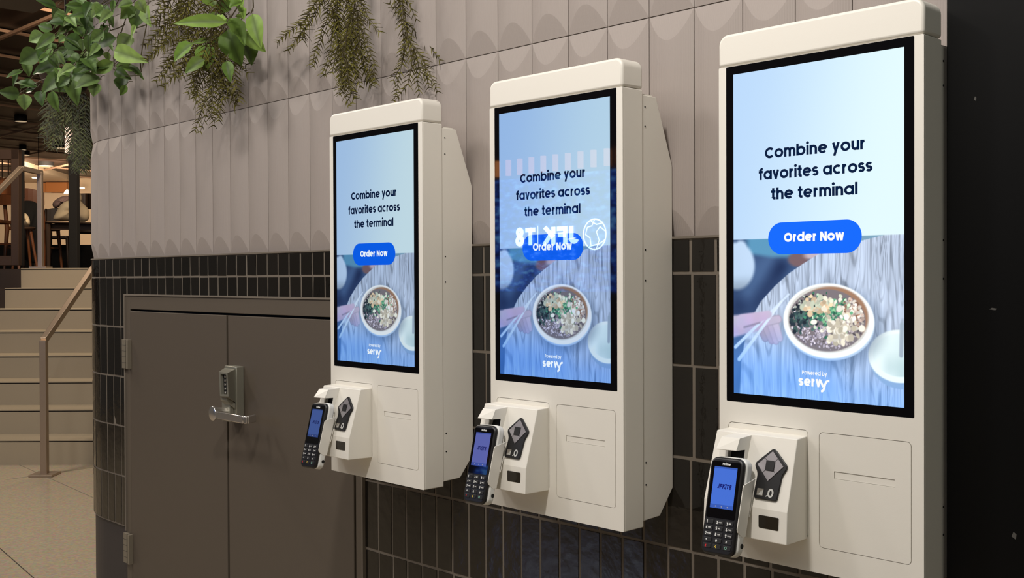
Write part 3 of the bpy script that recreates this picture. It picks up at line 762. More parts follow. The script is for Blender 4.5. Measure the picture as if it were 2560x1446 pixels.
def glow_mat(name, tint, attr=None, col=None, rough=0.008):
    """a lit display: emits its picture, glossy glass on top"""
    m = bpy.data.materials.new(name); m.use_nodes = True; nt = m.node_tree; b = nt.nodes['Principled BSDF']
    b.inputs['Base Color'].default_value = (0.003, 0.003, 0.004, 1); b.inputs['Roughness'].default_value = rough
    b.inputs['Specular IOR Level'].default_value = 0.5
    if attr:
        a = nt.nodes.new('ShaderNodeAttribute'); a.attribute_name = attr
        mx = nt.nodes.new('ShaderNodeMix'); mx.data_type = 'RGBA'; mx.blend_type = 'MULTIPLY'; mx.inputs[0].default_value = 1
        mx.inputs[7].default_value = tuple(tint)+(1,)
        nt.links.new(a.outputs['Color'], mx.inputs[6]); nt.links.new(mx.outputs[2], b.inputs['Emission Color'])
    else:
        b.inputs['Emission Color'].default_value = tuple(col[i]*tint[i] for i in range(3))+(1,)
    b.inputs['Emission Strength'].default_value = 1.0
    return m
TINT = [(0.68, 0.72, 0.78), (0.60, 0.68, 0.82), (1.06, 1.04, 1.04)]  # gain per screen, viewing-angle dimming put into the colour
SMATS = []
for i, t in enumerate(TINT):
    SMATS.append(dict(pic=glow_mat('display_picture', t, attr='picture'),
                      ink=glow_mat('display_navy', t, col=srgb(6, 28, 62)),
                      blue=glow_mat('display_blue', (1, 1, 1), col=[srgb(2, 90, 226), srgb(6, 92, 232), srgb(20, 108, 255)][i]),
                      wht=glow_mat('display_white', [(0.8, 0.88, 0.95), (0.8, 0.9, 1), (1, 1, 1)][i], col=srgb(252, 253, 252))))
def on_screen(u, v, y): return Vector(((u-0.5)*SWD, y, (0.5-v)*SHD+0.605))
UX, UZV = Vector((1, 0, 0)), Vector((0, 0, 1))

# ------------------------------------------------------------------ ordering kiosks
KX = [-0.65091, 0.0, 0.64206]; KZ = [1.35668, 1.35973, 1.36222]
KLAB = ['white wall-mounted ordering kiosk over the closet door, farthest of the three',
        'middle white wall-mounted ordering kiosk, its screen reflecting a lit sign',
        'largest and nearest white ordering kiosk beside the black wall, with the brightest screen']
BX, BZ1, BZ0 = 0.2016, 0.3153, -0.6049
ZO = 0.605
def K(x, y, z): return Vector((x, y, z+ZO))
def make_kiosk():
    r = empty('self_order_kiosk', (KX[0], 0, KZ[0]-ZO), KLAB[0], 'kiosk', 'self-order kiosks along the wall')
    # body: case + front skin with cut-outs for the glass, the reader plate and the printer panel
    bm = BM(); box(bm, -BX, BX, 0.003, 0.0642, BZ0+ZO, BZ1+ZO)
    body = finish('body', bm, M['white'], r, smooth=0, bevel=0.0018)
    bm = BM()
    outer = rrect(-BX, BX, BZ0, BZ1, 0.002, 2)
    glass = rrect(-0.1853, 0.1853, -0.3149, BZ1-0.0006, 0.002, 2)
    plate = rrect(-0.1815, -0.0117, -0.5470, -0.3536, 0.008, 5)
    panel = rrect(0.0096, 0.1805, -0.5592, -0.3546, 0.008, 5)
    edges = []
    for lp in (outer, glass, plate, panel):
        vs = [bm.verts.new(K(x, -0.0004, z)) for x, z in lp]
        edges += [bm.edges.new((vs[i], vs[(i+1) % len(vs)])) for i in range(len(vs))]
    res = bmesh.ops.triangle_fill(bm, edges=edges, use_beauty=True, use_dissolve=False, normal=(0, -1, 0))
    fs = [g for g in res['geom'] if isinstance(g, bmesh.types.BMFace)]
    ex = bmesh.ops.extrude_face_region(bm, geom=fs)
    for v in ex['geom']:
        if isinstance(v, bmesh.types.BMVert): v.co.y += 0.0036
    bmesh.ops.recalc_face_normals(bm, faces=bm.faces)
    finish('front_skin', bm, M['white'], body, smooth=0)
    # cap
    bm = BM()
    lp = rrect(-BX-0.0006, BX+0.0006, BZ1+0.0012, 0.3765, 0.020, 8, (0, 0, 1, 1))
    prism(bm, [K(x, -0.0012, z) for x, z in lp], (0, 0.0660, 0))
    finish('top_cap', bm, M['white'], r, smooth=35, bevel=0.0055, segs=4)
    # glass and display
    bm = BM(); prism(bm, [K(x, -0.0008, z) for x, z in rrect(-0.1845, 0.1845, -0.3141, BZ1-0.0012, 0.001, 2)], (0, 0.0035, 0))
    finish('glass_bezel', bm, M['black_glass'], r, smooth=0)
    me = screen_mesh(); me.materials.append(SMATS[0]['pic'])
    scr = bpy.data.objects.new('screen', me); COL.objects.link(scr); scr.parent = r
    y1, y2 = -0.0019, -0.0022
    bm = BM()
    for s, v, u0, u1 in (('Combine your', 0.2725, 0.204, 0.795), ('favorites across', 0.337, 0.165, 0.834), ('the terminal', 0.3995, 0.243, 0.752)):
        letter(bm, s, on_screen((u0+u1)/2, v, y1), UX, UZV, 0.0198, 0.225, width=(u1-u0)*SWD)
    finish('headline', bm, SMATS[0]['ink'], scr, smooth=0)
    bm = BM()
    p0, p1 = on_screen(0.225, 0.567, y1), on_screen(0.775, 0.470, y1)
    bm.faces.new([bm.verts.new((x, y1, z)) for x, z in rrect(p0.x, p1.x, p0.z, p1.z, (p1.z-p0.z)/2-0.0003, 14)])
    letter(bm, 'Order Now', on_screen(0.5, 0.5295, y2), UX, UZV, 0.0163, 0.25, width=0.352*SWD, mi=1)
    finish('order_button', bm, [SMATS[0]['blue'], SMATS[0]['wht']], scr, smooth=0)
    bm = BM()
    letter(bm, 'Powered by', on_screen(0.505, 0.9265, y1), UX, UZV, 0.0072, 0.17, width=0.147*SWD)
    ob = on_screen(0.411, 0.9605, y1)
    letter(bm, 'serv', ob, UX, UZV, 0.0165, 0.25, align='l', width=0.0445)
    T = lambda p: ob+Vector((p.x, 0, p.y))
    ribbon(bm, [(0.0432, 0.0118), (0.0490, 0.0006)], 0.0042, T)
    ribbon(bm, [(0.0445, -0.0070), (0.0470, -0.0070), (0.0495, -0.0045), (0.0528, 0.0062), (0.0550, 0.0100), (0.0575, 0.0116), (0.0610, 0.0117)], 0.0040, T)
    finish('credit_lettering', bm, SMATS[0]['wht'], scr, smooth=0)
    # rear housing
    bm = BM()
    pr_ = [(0.0640, 0.306), (0.112, 0.3055), (0.1665, 0.163), (0.1665, -0.535), (0.1214, -0.590), (0.0640, -0.5927)]
    prism(bm, [K(-BX+0.002, y, z) for y, z in pr_], (2*BX-0.004, 0, 0))
    hs = finish('rear_housing', bm, M['white'], r, smooth=0, bevel=0.0015)
    bm = BM(); prism(bm, [K(-BX+0.006, y, z) for y, z in ((0.075, 0.309), (0.104, 0.309), (0.106, 0.303), (0.073, 0.303))], (2*BX-0.012, 0, 0))
    finish('top_flange', bm, M['white'], hs, smooth=0)
    for z in (0.281, 0.240, -0.020, -0.085, -0.470, -0.517):
        bm = BM(); tube(bm, [K(BX-0.0022, 0.0745, z), K(BX-0.0013, 0.0745, z)], 0.0019, 10)
        finish('screw', bm, M['dark_hole'], hs, smooth=0)
    # printer access panel with paper slot
    bm = BM()
    edges = []
    for lp in (rrect(0.0107, 0.1794, -0.5581, -0.3557, 0.007, 5), rrect(0.0390, 0.1513, -0.4340, -0.4207, 0.0008, 2)):
        vs = [bm.verts.new(K(x, -0.0006, z)) for x, z in lp]
        edges += [bm.edges.new((vs[i], vs[(i+1) % len(vs)])) for i in range(len(vs))]
    res = bmesh.ops.triangle_fill(bm, edges=edges, use_beauty=True, use_dissolve=False, normal=(0, -1, 0))
    ex = bmesh.ops.extrude_face_region(bm, geom=[g for g in res['geom'] if isinstance(g, bmesh.types.BMFace)])
    for v in ex['geom']:
        if isinstance(v, bmesh.types.BMVert): v.co.y += 0.003
    bmesh.ops.recalc_face_normals(bm, faces=bm.faces)
    ap = finish('access_panel', bm, M['white'], r, smooth=0)
    bm = BM(); prism(bm, [K(x, 0.0006, z) for x, z in ((0.0396, -0.4334), (0.1507, -0.4334), (0.1507, -0.4213), (0.0396, -0.4213))], (0, 0.002, 0))
    finish('receipt_slot', bm, M['white'], ap, smooth=0)
    # reader plate and wedge-shaped reader box
    bm = BM(); prism(bm, [K(x, -0.0002, z) for x, z in rrect(-0.1804, -0.0128, -0.5459, -0.3547, 0.007, 5)], (0, 0.003, 0))
    pl = finish('reader_plate', bm, M['white'], r, smooth=0)
    bm = BM()
    pf = [(0.0, -0.3646), (-0.0390, -0.3658), (-0.0798, -0.4882), (-0.0831, -0.5442), (0.0, -0.5479)]
    L_ = [bm.verts.new(K(-0.1800, y, z)) for y, z in pf]; R_ = [bm.verts.new(K(-0.0140-y*0.115, y, z)) for y, z in pf]
    bm.faces.new(L_); bm.faces.new(R_[::-1])
    for i in range(5): bm.faces.new((L_[i], R_[i], R_[(i+1) % 5], L_[(i+1) % 5]))
    bmesh.ops.recalc_face_normals(bm, faces=bm.faces)
    rb = finish('reader_box', bm, M['white'], r, smooth=0, bevel=0.0015)
    # window in the lower face
    bm = BM()
    yb = -0.0824
    prism(bm, [K(x, yb, z) for x, z in rrect(-0.0612, -0.0212, -0.5218, -0.4996, 0.0022, 4)], (0, 0.0020, 0))
    wn = finish('scanner_window', bm, M['smoked'], r, smooth=0)
    # audio navigation pad on the sloping face
    a = math.radians(18.43); nrm = Vector((0, -math.cos(a), math.sin(a))); sl = Vector((0, math.sin(a), math.cos(a)))
    o0 = K(-0.0508, -0.0390, -0.3658)
    def SP(x, d, h=0.0):                # x across, d down the slope, h off the face
        return Vector((x, o0.y, o0.z)) - sl*d + nrm*h
    zmap = lambda z: (-0.3658-z-0.0035)/math.cos(a)
    pts = [(-0.0504, zmap(-0.3885)), (-0.0163, zmap(-0.4178)), (-0.0253, zmap(-0.4345)), (-0.0273, zmap(-0.4765)), (-0.0751, zmap(-0.4765)), (-0.0748, zmap(-0.4345)), (-0.0853, zmap(-0.4195))]
    def rounded(P, rr):
        out = []; n = len(P)
        for i in range(n):
            p, a_, b_ = Vector(P[i]), Vector(P[i-1]), Vector(P[(i+1) % n]); r_i = rr[i]
            d1, d2 = (a_-p).normalized(), (b_-p).normalized(); s0, s1 = p+d1*r_i, p+d2*r_i
            for k in range(6):
                t = k/5; out.append(tuple(s0*(1-t)**2+p*2*t*(1-t)+s1*t*t))
        return out
    bm = BM(); prism(bm, [SP(x, d, 0.0) for x, d in rounded(pts, [0.007, 0.008, 0.006, 0.006, 0.006, 0.006, 0.008])], nrm*0.004)
    pad = finish('audio_pad', bm, M['black_plastic'], r, smooth=40, bevel=0.001)
    bm = BM()
    D = [(-0.0508, zmap(-0.3945)), (-0.0243, zmap(-0.4186)), (-0.0508, zmap(-0.4462)), (-0.0778, zmap(-0.4198))]
    cx_, cd_ = -0.0510, zmap(-0.4198)
    for i in range(4):
        A, B = Vector(D[i]), Vector(D[(i+1) % 4]); C = Vector((cx_, cd_)); mid = (A+B)/2
        # four keys split along the lines from the centre to the middle of each side
        P_, N_ = Vector(D[i-1]), Vector(D[(i+1) % 4])
        q = [C, (P_+A)/2, A, (A+N_)/2]; ctr = sum((Vector(v) for v in q), Vector((0, 0)))/4
        q = [ctr+(Vector(v)-ctr)*0.955 for v in q]
        prism(bm, [SP(v.x, v.y, 0.0042) for v in q], nrm*0.001)
    finish('arrow_keys', bm, M['grey_plate'], pad, smooth=0)
    bm = BM(); prism(bm, [SP(x, d, 0.0050) for x, d in rrect(cx_-0.0088, cx_+0.0088, cd_-0.0092, cd_+0.0092, 0.002, 3)], nrm*0.0018)
    finish('select_key', bm, M['black_plastic'], pad, smooth=0, bevel=0.0006)
    bm = BM()
    x0, d0 = -0.0690, zmap(-0.4712)
    fq = lambda pp: face(bm, [SP(x, d, 0.0046) for x, d in pp])
    fq([(x0, d0), (x0+0.0128, d0), (x0+0.0128, d0-0.0125), (x0, d0-0.0125)])
    for q in range(4):
        xx = x0+0.0016+0.0028*q; pp = [(xx, d0-0.0008), (xx+0.0018, d0-0.0008), (xx+0.0018, d0-0.0026-0.0024*q), (xx, d0-0.0022-0.0024*q)]
        f = face(bm, [SP(x, d, 0.0049) for x, d in pp], 1)
    T = lambda p: SP(-0.0413+p.x, zmap(-0.4650)-p.y, 0.0047)
    ribbon(bm, arc(0, 0, 0.0043, 0.0062, 0, 360, 20), 0.0034, T, 1)
    ribbon(bm, [(-0.0045, -0.0035), (-0.0085, -0.0068)], 0.0018, T, 1)
    finish('pad_symbols', bm, [M['gap'], M['silver_ink']], pad, smooth=0)
    # black plate on the face, painting the dark inside of a cable opening
    bm = BM(); prism(bm, [SP(x, d, 0.0002) for x, d in ((-0.1395, 0.020), (-0.1060, 0.020), (-0.1060, 0.075), (-0.1395, 0.075))], nrm*0.0008)
    finish('cable_opening', bm, M['dark_hole'], rb, smooth=0)
    # folded sheet-metal cradle for the card terminal
    bm = BM(); th = 0.0016
    xl, xr = -0.1405, -0.1035
    Q = lambda x, y, z: Vector((x, y, z+ZO))
    prism(bm, [Q(xl, -0.036, -0.3675), Q(xr, -0.036, -0.3675), Q(xr, -0.0765, -0.3700), Q(xl, -0.0800, -0.3695)], (0, 0, -th))      # top
    prism(bm, [Q(xl, -0.0800, -0.3695), Q(xr, -0.0765, -0.3700), Q(xr, -0.0875, -0.3911), Q(xl, -0.0975, -0.3905)], (0, 0.0012, -0.0010))      # hood folded down
    for x, dx in ((xr, -th), (xl, th)):                                                                                        # cheeks
        prism(bm, [Q(x, -0.0400, -0.3690), Q(x, -0.0770, -0.3702), Q(x, -0.0875, -0.3915), Q(x, -0.0600, -0.3925), Q(x, -0.0680, -0.4300), Q(x, -0.0600, -0.4300)], (dx, 0, 0))
    prism(bm, [Q(-0.1560, -0.0640, -0.3900), Q(-0.1370, -0.0640, -0.3900), Q(-0.1370, -0.0700, -0.4300), Q(-0.1560, -0.0700, -0.4300)], (0, 0.0014, 0))
    prism(bm, [SP(-0.1540, 0.075, 0.012), SP(-0.0790, 0.075, 0.012), SP(-0.0790, 0.17, 0.0), SP(-0.1540, 0.17, 0.0)], nrm*0.0016)
    for dd in (0.075, 0.140): beam(bm, SP(-0.115, dd, -0.001), SP(-0.115, dd, 0.016), 0.05, 0.012)
    # right ear holding the terminal
    er = -0.0770
    prism(bm, [Q(er, -0.0690, -0.4389), Q(er, -0.1046, -0.4463), Q(er, -0.1075, -0.4500), Q(er, -0.1262, -0.5210), Q(er, -0.1250, -0.5265), Q(er, -0.1110, -0.5385), Q(er, -0.1010, -0.5380), Q(er, -0.0770, -0.4500)], (0.0018, 0, 0))
    prism(bm, [Q(-0.1000, -0.0790, -0.470), Q(er+0.0018, -0.0790, -0.470), Q(er+0.0018, -0.0900, -0.505), Q(-0.1000, -0.0900, -0.505)], (0, 0.0016, 0))
    bmesh.ops.recalc_face_normals(bm, faces=bm.faces)
    finish('terminal_cradle', bm, M['white'], r, smooth=0, bevel=0.0006)
    return r
# axes of the sloping reader face, shared by the payment terminals
AT = math.radians(14.6)

def kids(o): return [c for c in bpy.data.objects if c.parent == o]
def clone(o, parent=None, swap=None):
    c = o.copy(); COL.objects.link(c); c.parent = parent
    c.matrix_parent_inverse = o.matrix_parent_inverse.copy()
    if swap and o.type == 'MESH':
        for i, s in enumerate(o.material_slots):
            if s.material in swap:
                c.material_slots[i].link = 'OBJECT'; c.material_slots[i].material = swap[s.material]
    for ch in kids(o): clone(ch, c, swap)
    return c
kiosk = make_kiosk()
kiosks = [kiosk]
for i in (1, 2):
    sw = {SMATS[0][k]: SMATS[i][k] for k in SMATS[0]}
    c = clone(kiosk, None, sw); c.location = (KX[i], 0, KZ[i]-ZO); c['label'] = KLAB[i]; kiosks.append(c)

# ------------------------------------------------------------------ payment terminals
TLAB = ['black payment terminal in the cradle of the farthest kiosk, left of all',
        'black payment terminal in the cradle of the middle kiosk',
        'black payment terminal in the cradle of the nearest kiosk, largest of the three']
TSC = [glow_mat('terminal_screen_lit', (1, 1, 1), col=c, rough=0.05) for c in (srgb(60, 82, 140), srgb(88, 96, 165), srgb(70, 112, 212))]
TNV = [glow_mat('terminal_navbar_lit', (1, 1, 1), col=c, rough=0.05) for c in (srgb(45, 64, 118), srgb(62, 78, 150), srgb(58, 92, 180))]
TIN = [glow_mat('terminal_lettering_lit', (1, 1, 1), col=c, rough=0.05) for c in (srgb(22, 32, 84), srgb(34, 40, 104), srgb(22, 30, 110))]
def make_terminal():
    a = AT; nrm = Vector((0, -math.cos(a), math.sin(a))); sl = Vector((0, math.sin(a), math.cos(a)))
    r = empty('payment_terminal', (0, 0, 0), TLAB[0], 'payment terminal', 'payment terminals on the kiosks')
    TWd, TL = 0.0705, 0.172
    def P(x, d, h): return Vector((x, 0, 0)) - sl*d + nrm*h     # x across, d from the top, h in front of the back
    bm = BM(); lp = rrect(-TWd/2, TWd/2, -TL, 0, 0.014, 7)
    prism(bm, [P(x, -z, 0.0225) for x, z in lp], nrm*0.0105)
    fs = finish('front_shell', bm, M['black_plastic'], r, smooth=40, bevel=0.0045, segs=4)
    bm = BM(); lp = rrect(-TWd/2-0.0010, TWd/2+0.0018, -TL+0.0005, 0.0025, 0.015, 7)
    prism(bm, [P(x, -z, 0.006) for x, z in lp], nrm*0.0180)
    finish('back_shell', bm, M['plastic_white'], r, smooth=40, bevel=0.004, segs=3)
    bm = BM(); tube(bm, [P(TWd/2+0.0012, 0.150, 0.012), P(TWd/2+0.0024, 0.150, 0.012)], 0.0045, 12)
    finish('cable_port', bm, M['dark_hole'], r, smooth=0)
    hf = 0.0331
    bm = BM(); prism(bm, [P(x, d, hf-0.0002) for x, d in rrect(-0.0305, 0.0305, 0.008, 0.108, 0.003, 4)], nrm*0.0006)
    gl = finish('screen_glass', bm, M['black_glass'], r, smooth=0)
    bm = BM(); h2 = hf+0.0007
    face(bm, [P(-0.0243, 0.091, h2), P(0.0243, 0.091, h2), P(0.0243, 0.0175, h2), P(-0.0243, 0.0175, h2)])
    face(bm, [P(-0.0243, 0.091, h2+.0001), P(0.0243, 0.091, h2+.0001), P(0.0243, 0.0840, h2+.0001), P(-0.0243, 0.0840, h2+.0001)], 1)
    face(bm, [P(-0.0243, 0.0205, h2+.0001), P(0.0243, 0.0205, h2+.0001), P(0.0243, 0.0175, h2+.0001), P(-0.0243, 0.0175, h2+.0001)], 1)
    letter(bm, 'JFK|T8', P(0.001, 0.0560, h2+.0002), UX, sl, 0.0082, 0.24, width=0.030, mi=2, shear=0.12)
    for x in (-0.0125, 0.0, 0.0125):
        T = lambda p, x=x: P(x+p.x, 0.0876-p.y, h2+.0003)
        ribbon(bm, arc(0, 0, 0.0008, 0.0008, 0, 360, 10), 0.0006, T, 3)
    finish('screen', bm, [TSC[0], TNV[0], TIN[0], M['silver_ink']], gl, smooth=0)
    bm = BM(); letter(bm, 'Verifone', P(0.0, 0.0142, h2), UX, sl, 0.0042, 0.24, width=0.0175, shear=0.2)
    finish('brand_lettering', bm, M['key_ink'], gl, smooth=0)
    rows = [[('1', ''), ('2', 'ABC'), ('3', 'DEF')], [('4', 'GHI'), ('5', 'JKL'), ('6', 'MNO')], [('7', 'PQRS'), ('8', 'TUV'), ('9', 'WXYZ')],
            [('*', ''), ('0', ''), ('#', '')], [('x', ''), ('<', ''), ('O', '')]]
    for i, row in enumerate(rows):
        for j, (c, sub) in enumerate(row):
            cx, cd = -0.0215+0.0212*j, 0.1155+0.0105*i
            bm = BM(); prism(bm, [P(x, d, hf-0.001) for x, d in rrect(cx-0.0085, cx+0.0085, cd-0.0040, cd+0.0040, 0.0018, 3)], nrm*0.0019)
            k = finish('key', bm, M['key'], r, smooth=0, bevel=0.0005)
            bm = BM(); hh = hf+0.00105
            big = i < 3
            letter(bm, c, P(cx-(0.0045 if big else 0.002), cd+0.0026, hh), UX, sl, 0.0052 if c not in '*#' else 0.0046, 0.2)
            if sub: letter(bm, sub, P(cx-0.0012, cd+0.0009, hh), UX, sl, 0.0024, 0.2, align='l')
            finish('key_legend', bm, M['red_ink'] if c == 'x' else M['yellow_ink'] if c == '<' else M['green_ink'] if c == 'O' else M['key_ink'], k, smooth=0)
    return r
term = make_terminal()
def put_terminal(t, i):
    a = AT; nrm = Vector((0, -math.cos(a), math.sin(a))); sl = Vector((0, math.sin(a), math.cos(a)))
    p = Vector((-0.1165, -0.1100, -0.4556)) + sl*0.054 - nrm*0.0338
    t.location = (KX[i]+p.x, p.y, p.z+KZ[i]); t.rotation_euler.y = -0.03; t['label'] = TLAB[i]
for i in range(3):
    t = term if i == 0 else clone(term, None, {TSC[0]: TSC[i], TNV[0]: TNV[i], TIN[0]: TIN[i]})
    put_terminal(t, i)

# ------------------------------------------------------------------ lit video wall across the hall (seen mirrored in the middle screen)
VY = -5.0
vw = empty('video_wall', (-4.8, VY, 1.1), 'blue lit video wall with white terminal lettering, mirrored in the middle kiosk screen', 'video wall')
VB = mat('video_picture_blue', (0.01, 0.03, 0.25, 1), 0.5)
nt = VB.node_tree; b = nt.nodes['Principled BSDF']
tc = nt.nodes.new('ShaderNodeTexCoord'); n1 = nt.nodes.new('ShaderNodeTexNoise'); n1.inputs['Scale'].default_value = 9; n1.inputs['Detail'].default_value = 6
mp = nt.nodes.new('ShaderNodeMapping'); mp.inputs['Scale'].default_value = (1, 1, 2.2)
nt.links.new(tc.outputs['Object'], mp.inputs[0]); nt.links.new(mp.outputs[0], n1.inputs['Vector'])
rp = nt.nodes.new('ShaderNodeValToRGB'); e = rp.color_ramp.elements
e[0].position = 0.42; e[0].color = (0.0, 0.004, 0.05, 1); e[1].position = 0.66; e[1].color = (0.16, 0.5, 1.0, 1)
x_ = rp.color_ramp.elements.new(0.53); x_.color = (0.01, 0.06, 0.5, 1)
nt.links.new(n1.outputs[0], rp.inputs[0]); nt.links.new(rp.outputs[0], b.inputs['Emission Color']); b.inputs['Emission Strength'].default_value = 3.6
VW_ = mat('video_white', (1, 1, 1, 1), 0.5, emit=(0.75, 1.0, 1.0, 1), estr=16.0)
bm = BM(); box(bm, -5.75, -3.95, VY-0.6, VY-0.02, 1.12, 2.2); child_world(finish('cabinet', bm, M['darkbrown'], smooth=0), vw)
bm = BM(); face(bm, [(-5.72, VY, 1.16), (-5.72, VY, 2.16), (-3.98, VY, 2.16), (-3.98, VY, 1.16)]); child_world(finish('display', bm, VB, smooth=0), vw)
bm = BM(); letter(bm, 'JFK', (-4.515, VY+.01, 1.565), (-1, 0, 0), UZV, 0.152, 0.25, align='l', width=0.42)
letter(bm, '|', (-4.99, VY+.01, 1.565), (-1, 0, 0), UZV, 0.152, 0.06, align='l')
letter(bm, 'T8', (-5.03, VY+.01, 1.565), (-1, 0, 0), UZV, 0.152, 0.25, align='l', width=0.25)
child_world(finish('lettering', bm, VW_, smooth=0), vw)
bm = BM(); T = lambda p: Vector((-4.34-p.x, VY+.01, 1.638+p.y))
ribbon(bm, arc(0, 0, 0.125, 0.125, 0, 360, 32), 0.012, T)
for pts in ([(-0.12, 0.02), (-0.06, 0.06), (-0.02, 0.02), (-0.05, -0.05), (-0.02, -0.12)], [(0.0, 0.12), (0.03, 0.07), (0.08, 0.06), (0.10, 0.0), (0.05, -0.03), (0.04, -0.09)], [(-0.08, 0.09), (-0.02, 0.08), (0.04, 0.11)], [(-0.11, -0.05), (-0.05, -0.08), (0.06, -0.10)]):
    ribbon(bm, pts, 0.009, T)
child_world(finish('globe_logo', bm, VW_, smooth=0), vw)
VL = mat('copper_tube_lamp', srgb(190, 120, 70), 0.4, emit=srgb(235, 150, 90), estr=4.0)
for i in range(11):
    x = -5.50+0.145*i; bm = BM()
    tube(bm, [(x, VY+0.02, 2.19), (x, VY+0.02, 2.33)], 0.026, 12)
    child_world(finish('lamp_tube', bm, VL), vw)
CZ_ = 3.8

# ------------------------------------------------------------------ hanging plants
LEAF = mat('ivy_leaf', srgb(96, 134, 62), 0.5, var=0.25, vscale=25, attr='tint', spec=0.35)
STEM = mat('plant_stem', srgb(70, 62, 36), 0.7, var=0.2, vscale=30)
FERN = mat('fern_needle', srgb(92, 86, 42), 0.85, spec=0.1, var=0.3, vscale=20, attr='tint')
DFERN = mat('dark_fern', srgb(62, 72, 28), 0.6, var=0.4, vscale=14, attr='tint')
for m in (LEAF,):
    m.node_tree.nodes['Principled BSDF'].inputs['Subsurface Weight'].default_value = 0.0
rl = random.Random(21)
def leaf(bm, lay, base, tip, width, col, curl=0.12, facing=None, roll=0.0):
    """ovate pointed leaf, folded along its midrib"""
    base, tip = Vector(base), Vector(tip); d = tip-base; L = d.length; d = d/L
    n = (facing or (CAM-base)).normalized(); n = (n-d*n.dot(d)).normalized()
    n = (Matrix.Rotation(roll, 3, d) @ n); s = d.cross(n).normalized()
    N = 8; rows = []
    for i in range(N+1):
        t = i/N
        wv_ = (math.sin(math.pi*min(1, t**0.68))**0.95)*width/2 if 0 < t < 1 else 0.0
        bend = -curl*L*(t*t) + 0.05*L*math.sin(math.pi*t)
        c = base+d*(L*t)+n*bend; row = []
        for k in (-2, -1, 0, 1, 2):
            x = k/2*wv_; lift = abs(k)/2*wv_*0.45 + (0.0022*math.sin(i*2.4) if abs(k) == 2 else 0)
            v = bm.verts.new(c+s*x+n*lift)
            q = 0.45 if k == 0 else 1.0+0.08*((i % 2)*2-1)*(abs(k) == 1)
            v[lay] = tuple(cc*q for cc in col)+(1,); row.append(v)
        rows.append(row)
    for a, b in zip(rows, rows[1:]):
        for k in range(4): bm.faces.new((a[k], a[k+1], b[k+1], b[k]))
def ivy(label, leaves, scale, off, y0, colors, stems, name='trailing_ivy'):
    P0 = at_y(off[0]+leaves[0][0]/scale, off[1]+leaves[0][1]/scale, y0)
    r = empty(name, (P0.x, y0, 2.42), label, 'plant', 'plants hanging over the wall')
    bm = BM(); lay = bm.verts.layers.float_color.new('tint'); sb = BM()
    for (bx, by, tx, ty, w) in leaves:
        yj = y0+rl.uniform(-0.09, 0.05)
        A = at_y(off[0]+bx/scale, off[1]+by/scale, yj); D = (A-CAM).dot(FWD)
        B = at_d(off[0]+tx/scale, off[1]+ty/scale, D+rl.uniform(-0.05, 0.02))
        wid = w/scale*D/FOC
        B = A+(B-A)*1.13; L = (B-A).length
        if L < wid*0.8: B = A+(B-A)*(wid*0.8/L)
        c = colors[rl.randrange(len(colors))]; k = rl.uniform(0.55, 1.15)
        leaf(bm, lay, A, B, wid*1.2, tuple(v*k for v in srgb(*c)[:3]), rl.uniform(0.05, 0.22),
             facing=(CAM-A).normalized()+Vector((rl.uniform(-.4, .4), rl.uniform(-.3, .1), rl.uniform(0.1, .9))), roll=rl.uniform(-0.35, 0.35))
        q = A+Vector((rl.uniform(-.02, .02), rl.uniform(0.0, .03), rl.uniform(0.01, .03)))
        tube(sb, [A, (A+q)/2+Vector((0, 0, .006)), q], 0.0013, 5)
    o = finish('foliage', bm, LEAF, smooth=180); child_world(o, r)
    for st_ in stems:
        if st_[0][1] < 0: st_ = [(st_[0][0]+20, st_[0][1]-260*scale)] + st_
        pts = [at_y(off[0]+x/scale, off[1]+y/scale, y0+rl.uniform(-0.01, 0.02)) for x, y in st_]
        tube(sb, pts, 0.0022, 6)
    o = finish('stems', sb, STEM, smooth=60); child_world(o, r)
    return r
IV = [(545,70,365,0,70),(560,80,545,240,120),(700,245,465,215,110),(720,250,560,330,70),(800,60,650,50,60),(780,80,890,190,90),(900,60,760,110,70),
(980,40,900,150,90),(720,180,790,240,60),(1080,110,980,190,80),(1100,0,1090,120,45),(690,240,560,130,60),(510,290,380,250,90),(530,330,360,460,90),
(750,260,800,340,100),(640,360,800,470,150),(500,390,370,580,90),(540,480,480,420,60),(600,560,790,560,110),(520,520,570,600,80),(370,500,200,600,150),
(230,600,280,730,90),(220,690,70,740,50),(160,700,130,820,40),(560,640,320,690,120),(620,720,420,870,130),(690,700,560,780,110),(700,690,740,990,150),
(720,640,600,700,80),(700,720,900,740,110),(970,760,750,830,130),(930,800,905,920,110),(190,910,5,890,110),(230,910,240,1055,115),(360,850,160,800,90),
(400,880,400,1005,100),(510,880,545,1065,95),(340,860,250,890,70),(450,830,650,880,80),(860,120,700,150,90),(930,90,1010,200,80),(840,330,900,420,70),
(640,130,520,190,80),(820,500,860,620,80),(760,560,700,650,80),(480,560,560,650,70),(880,20,820,130,80),(1000,60,1060,150,70),(760,20,650,110,80),
(660,470,560,560,90),(860,560,760,650,90),(300,760,200,850,60),(590,780,690,830,70)]
for _ in range(55):
    bx, by = rl.uniform(420, 1050), rl.uniform(-40, 760)
    if bx > 900 and by > 480: continue
    if bx < 560 and by < 320: continue
    a_ = rl.uniform(0.3, 2.6); L_ = rl.uniform(80, 170); IV.append((bx, by, bx+L_*math.cos(a_)*rl.choice((-1, 1)), by+L_*math.sin(a_), rl.uniform(60, 120)))
ST1 = [[(1180,-60),(1080,140),(950,300),(860,450),(720,660),(620,720)], [(1150,-60),(950,60),(700,160),(560,130)], [(700,690),(520,600),(340,590)], [(700,250),(600,400),(480,560)], [(600,720),(400,780),(200,900)], [(450,820),(400,880)], [(560,340),(440,400),(360,470)]]
GREENS = [(108,138,70),(96,126,60),(122,150,84),(82,110,52),(134,160,94),(68,96,42)]
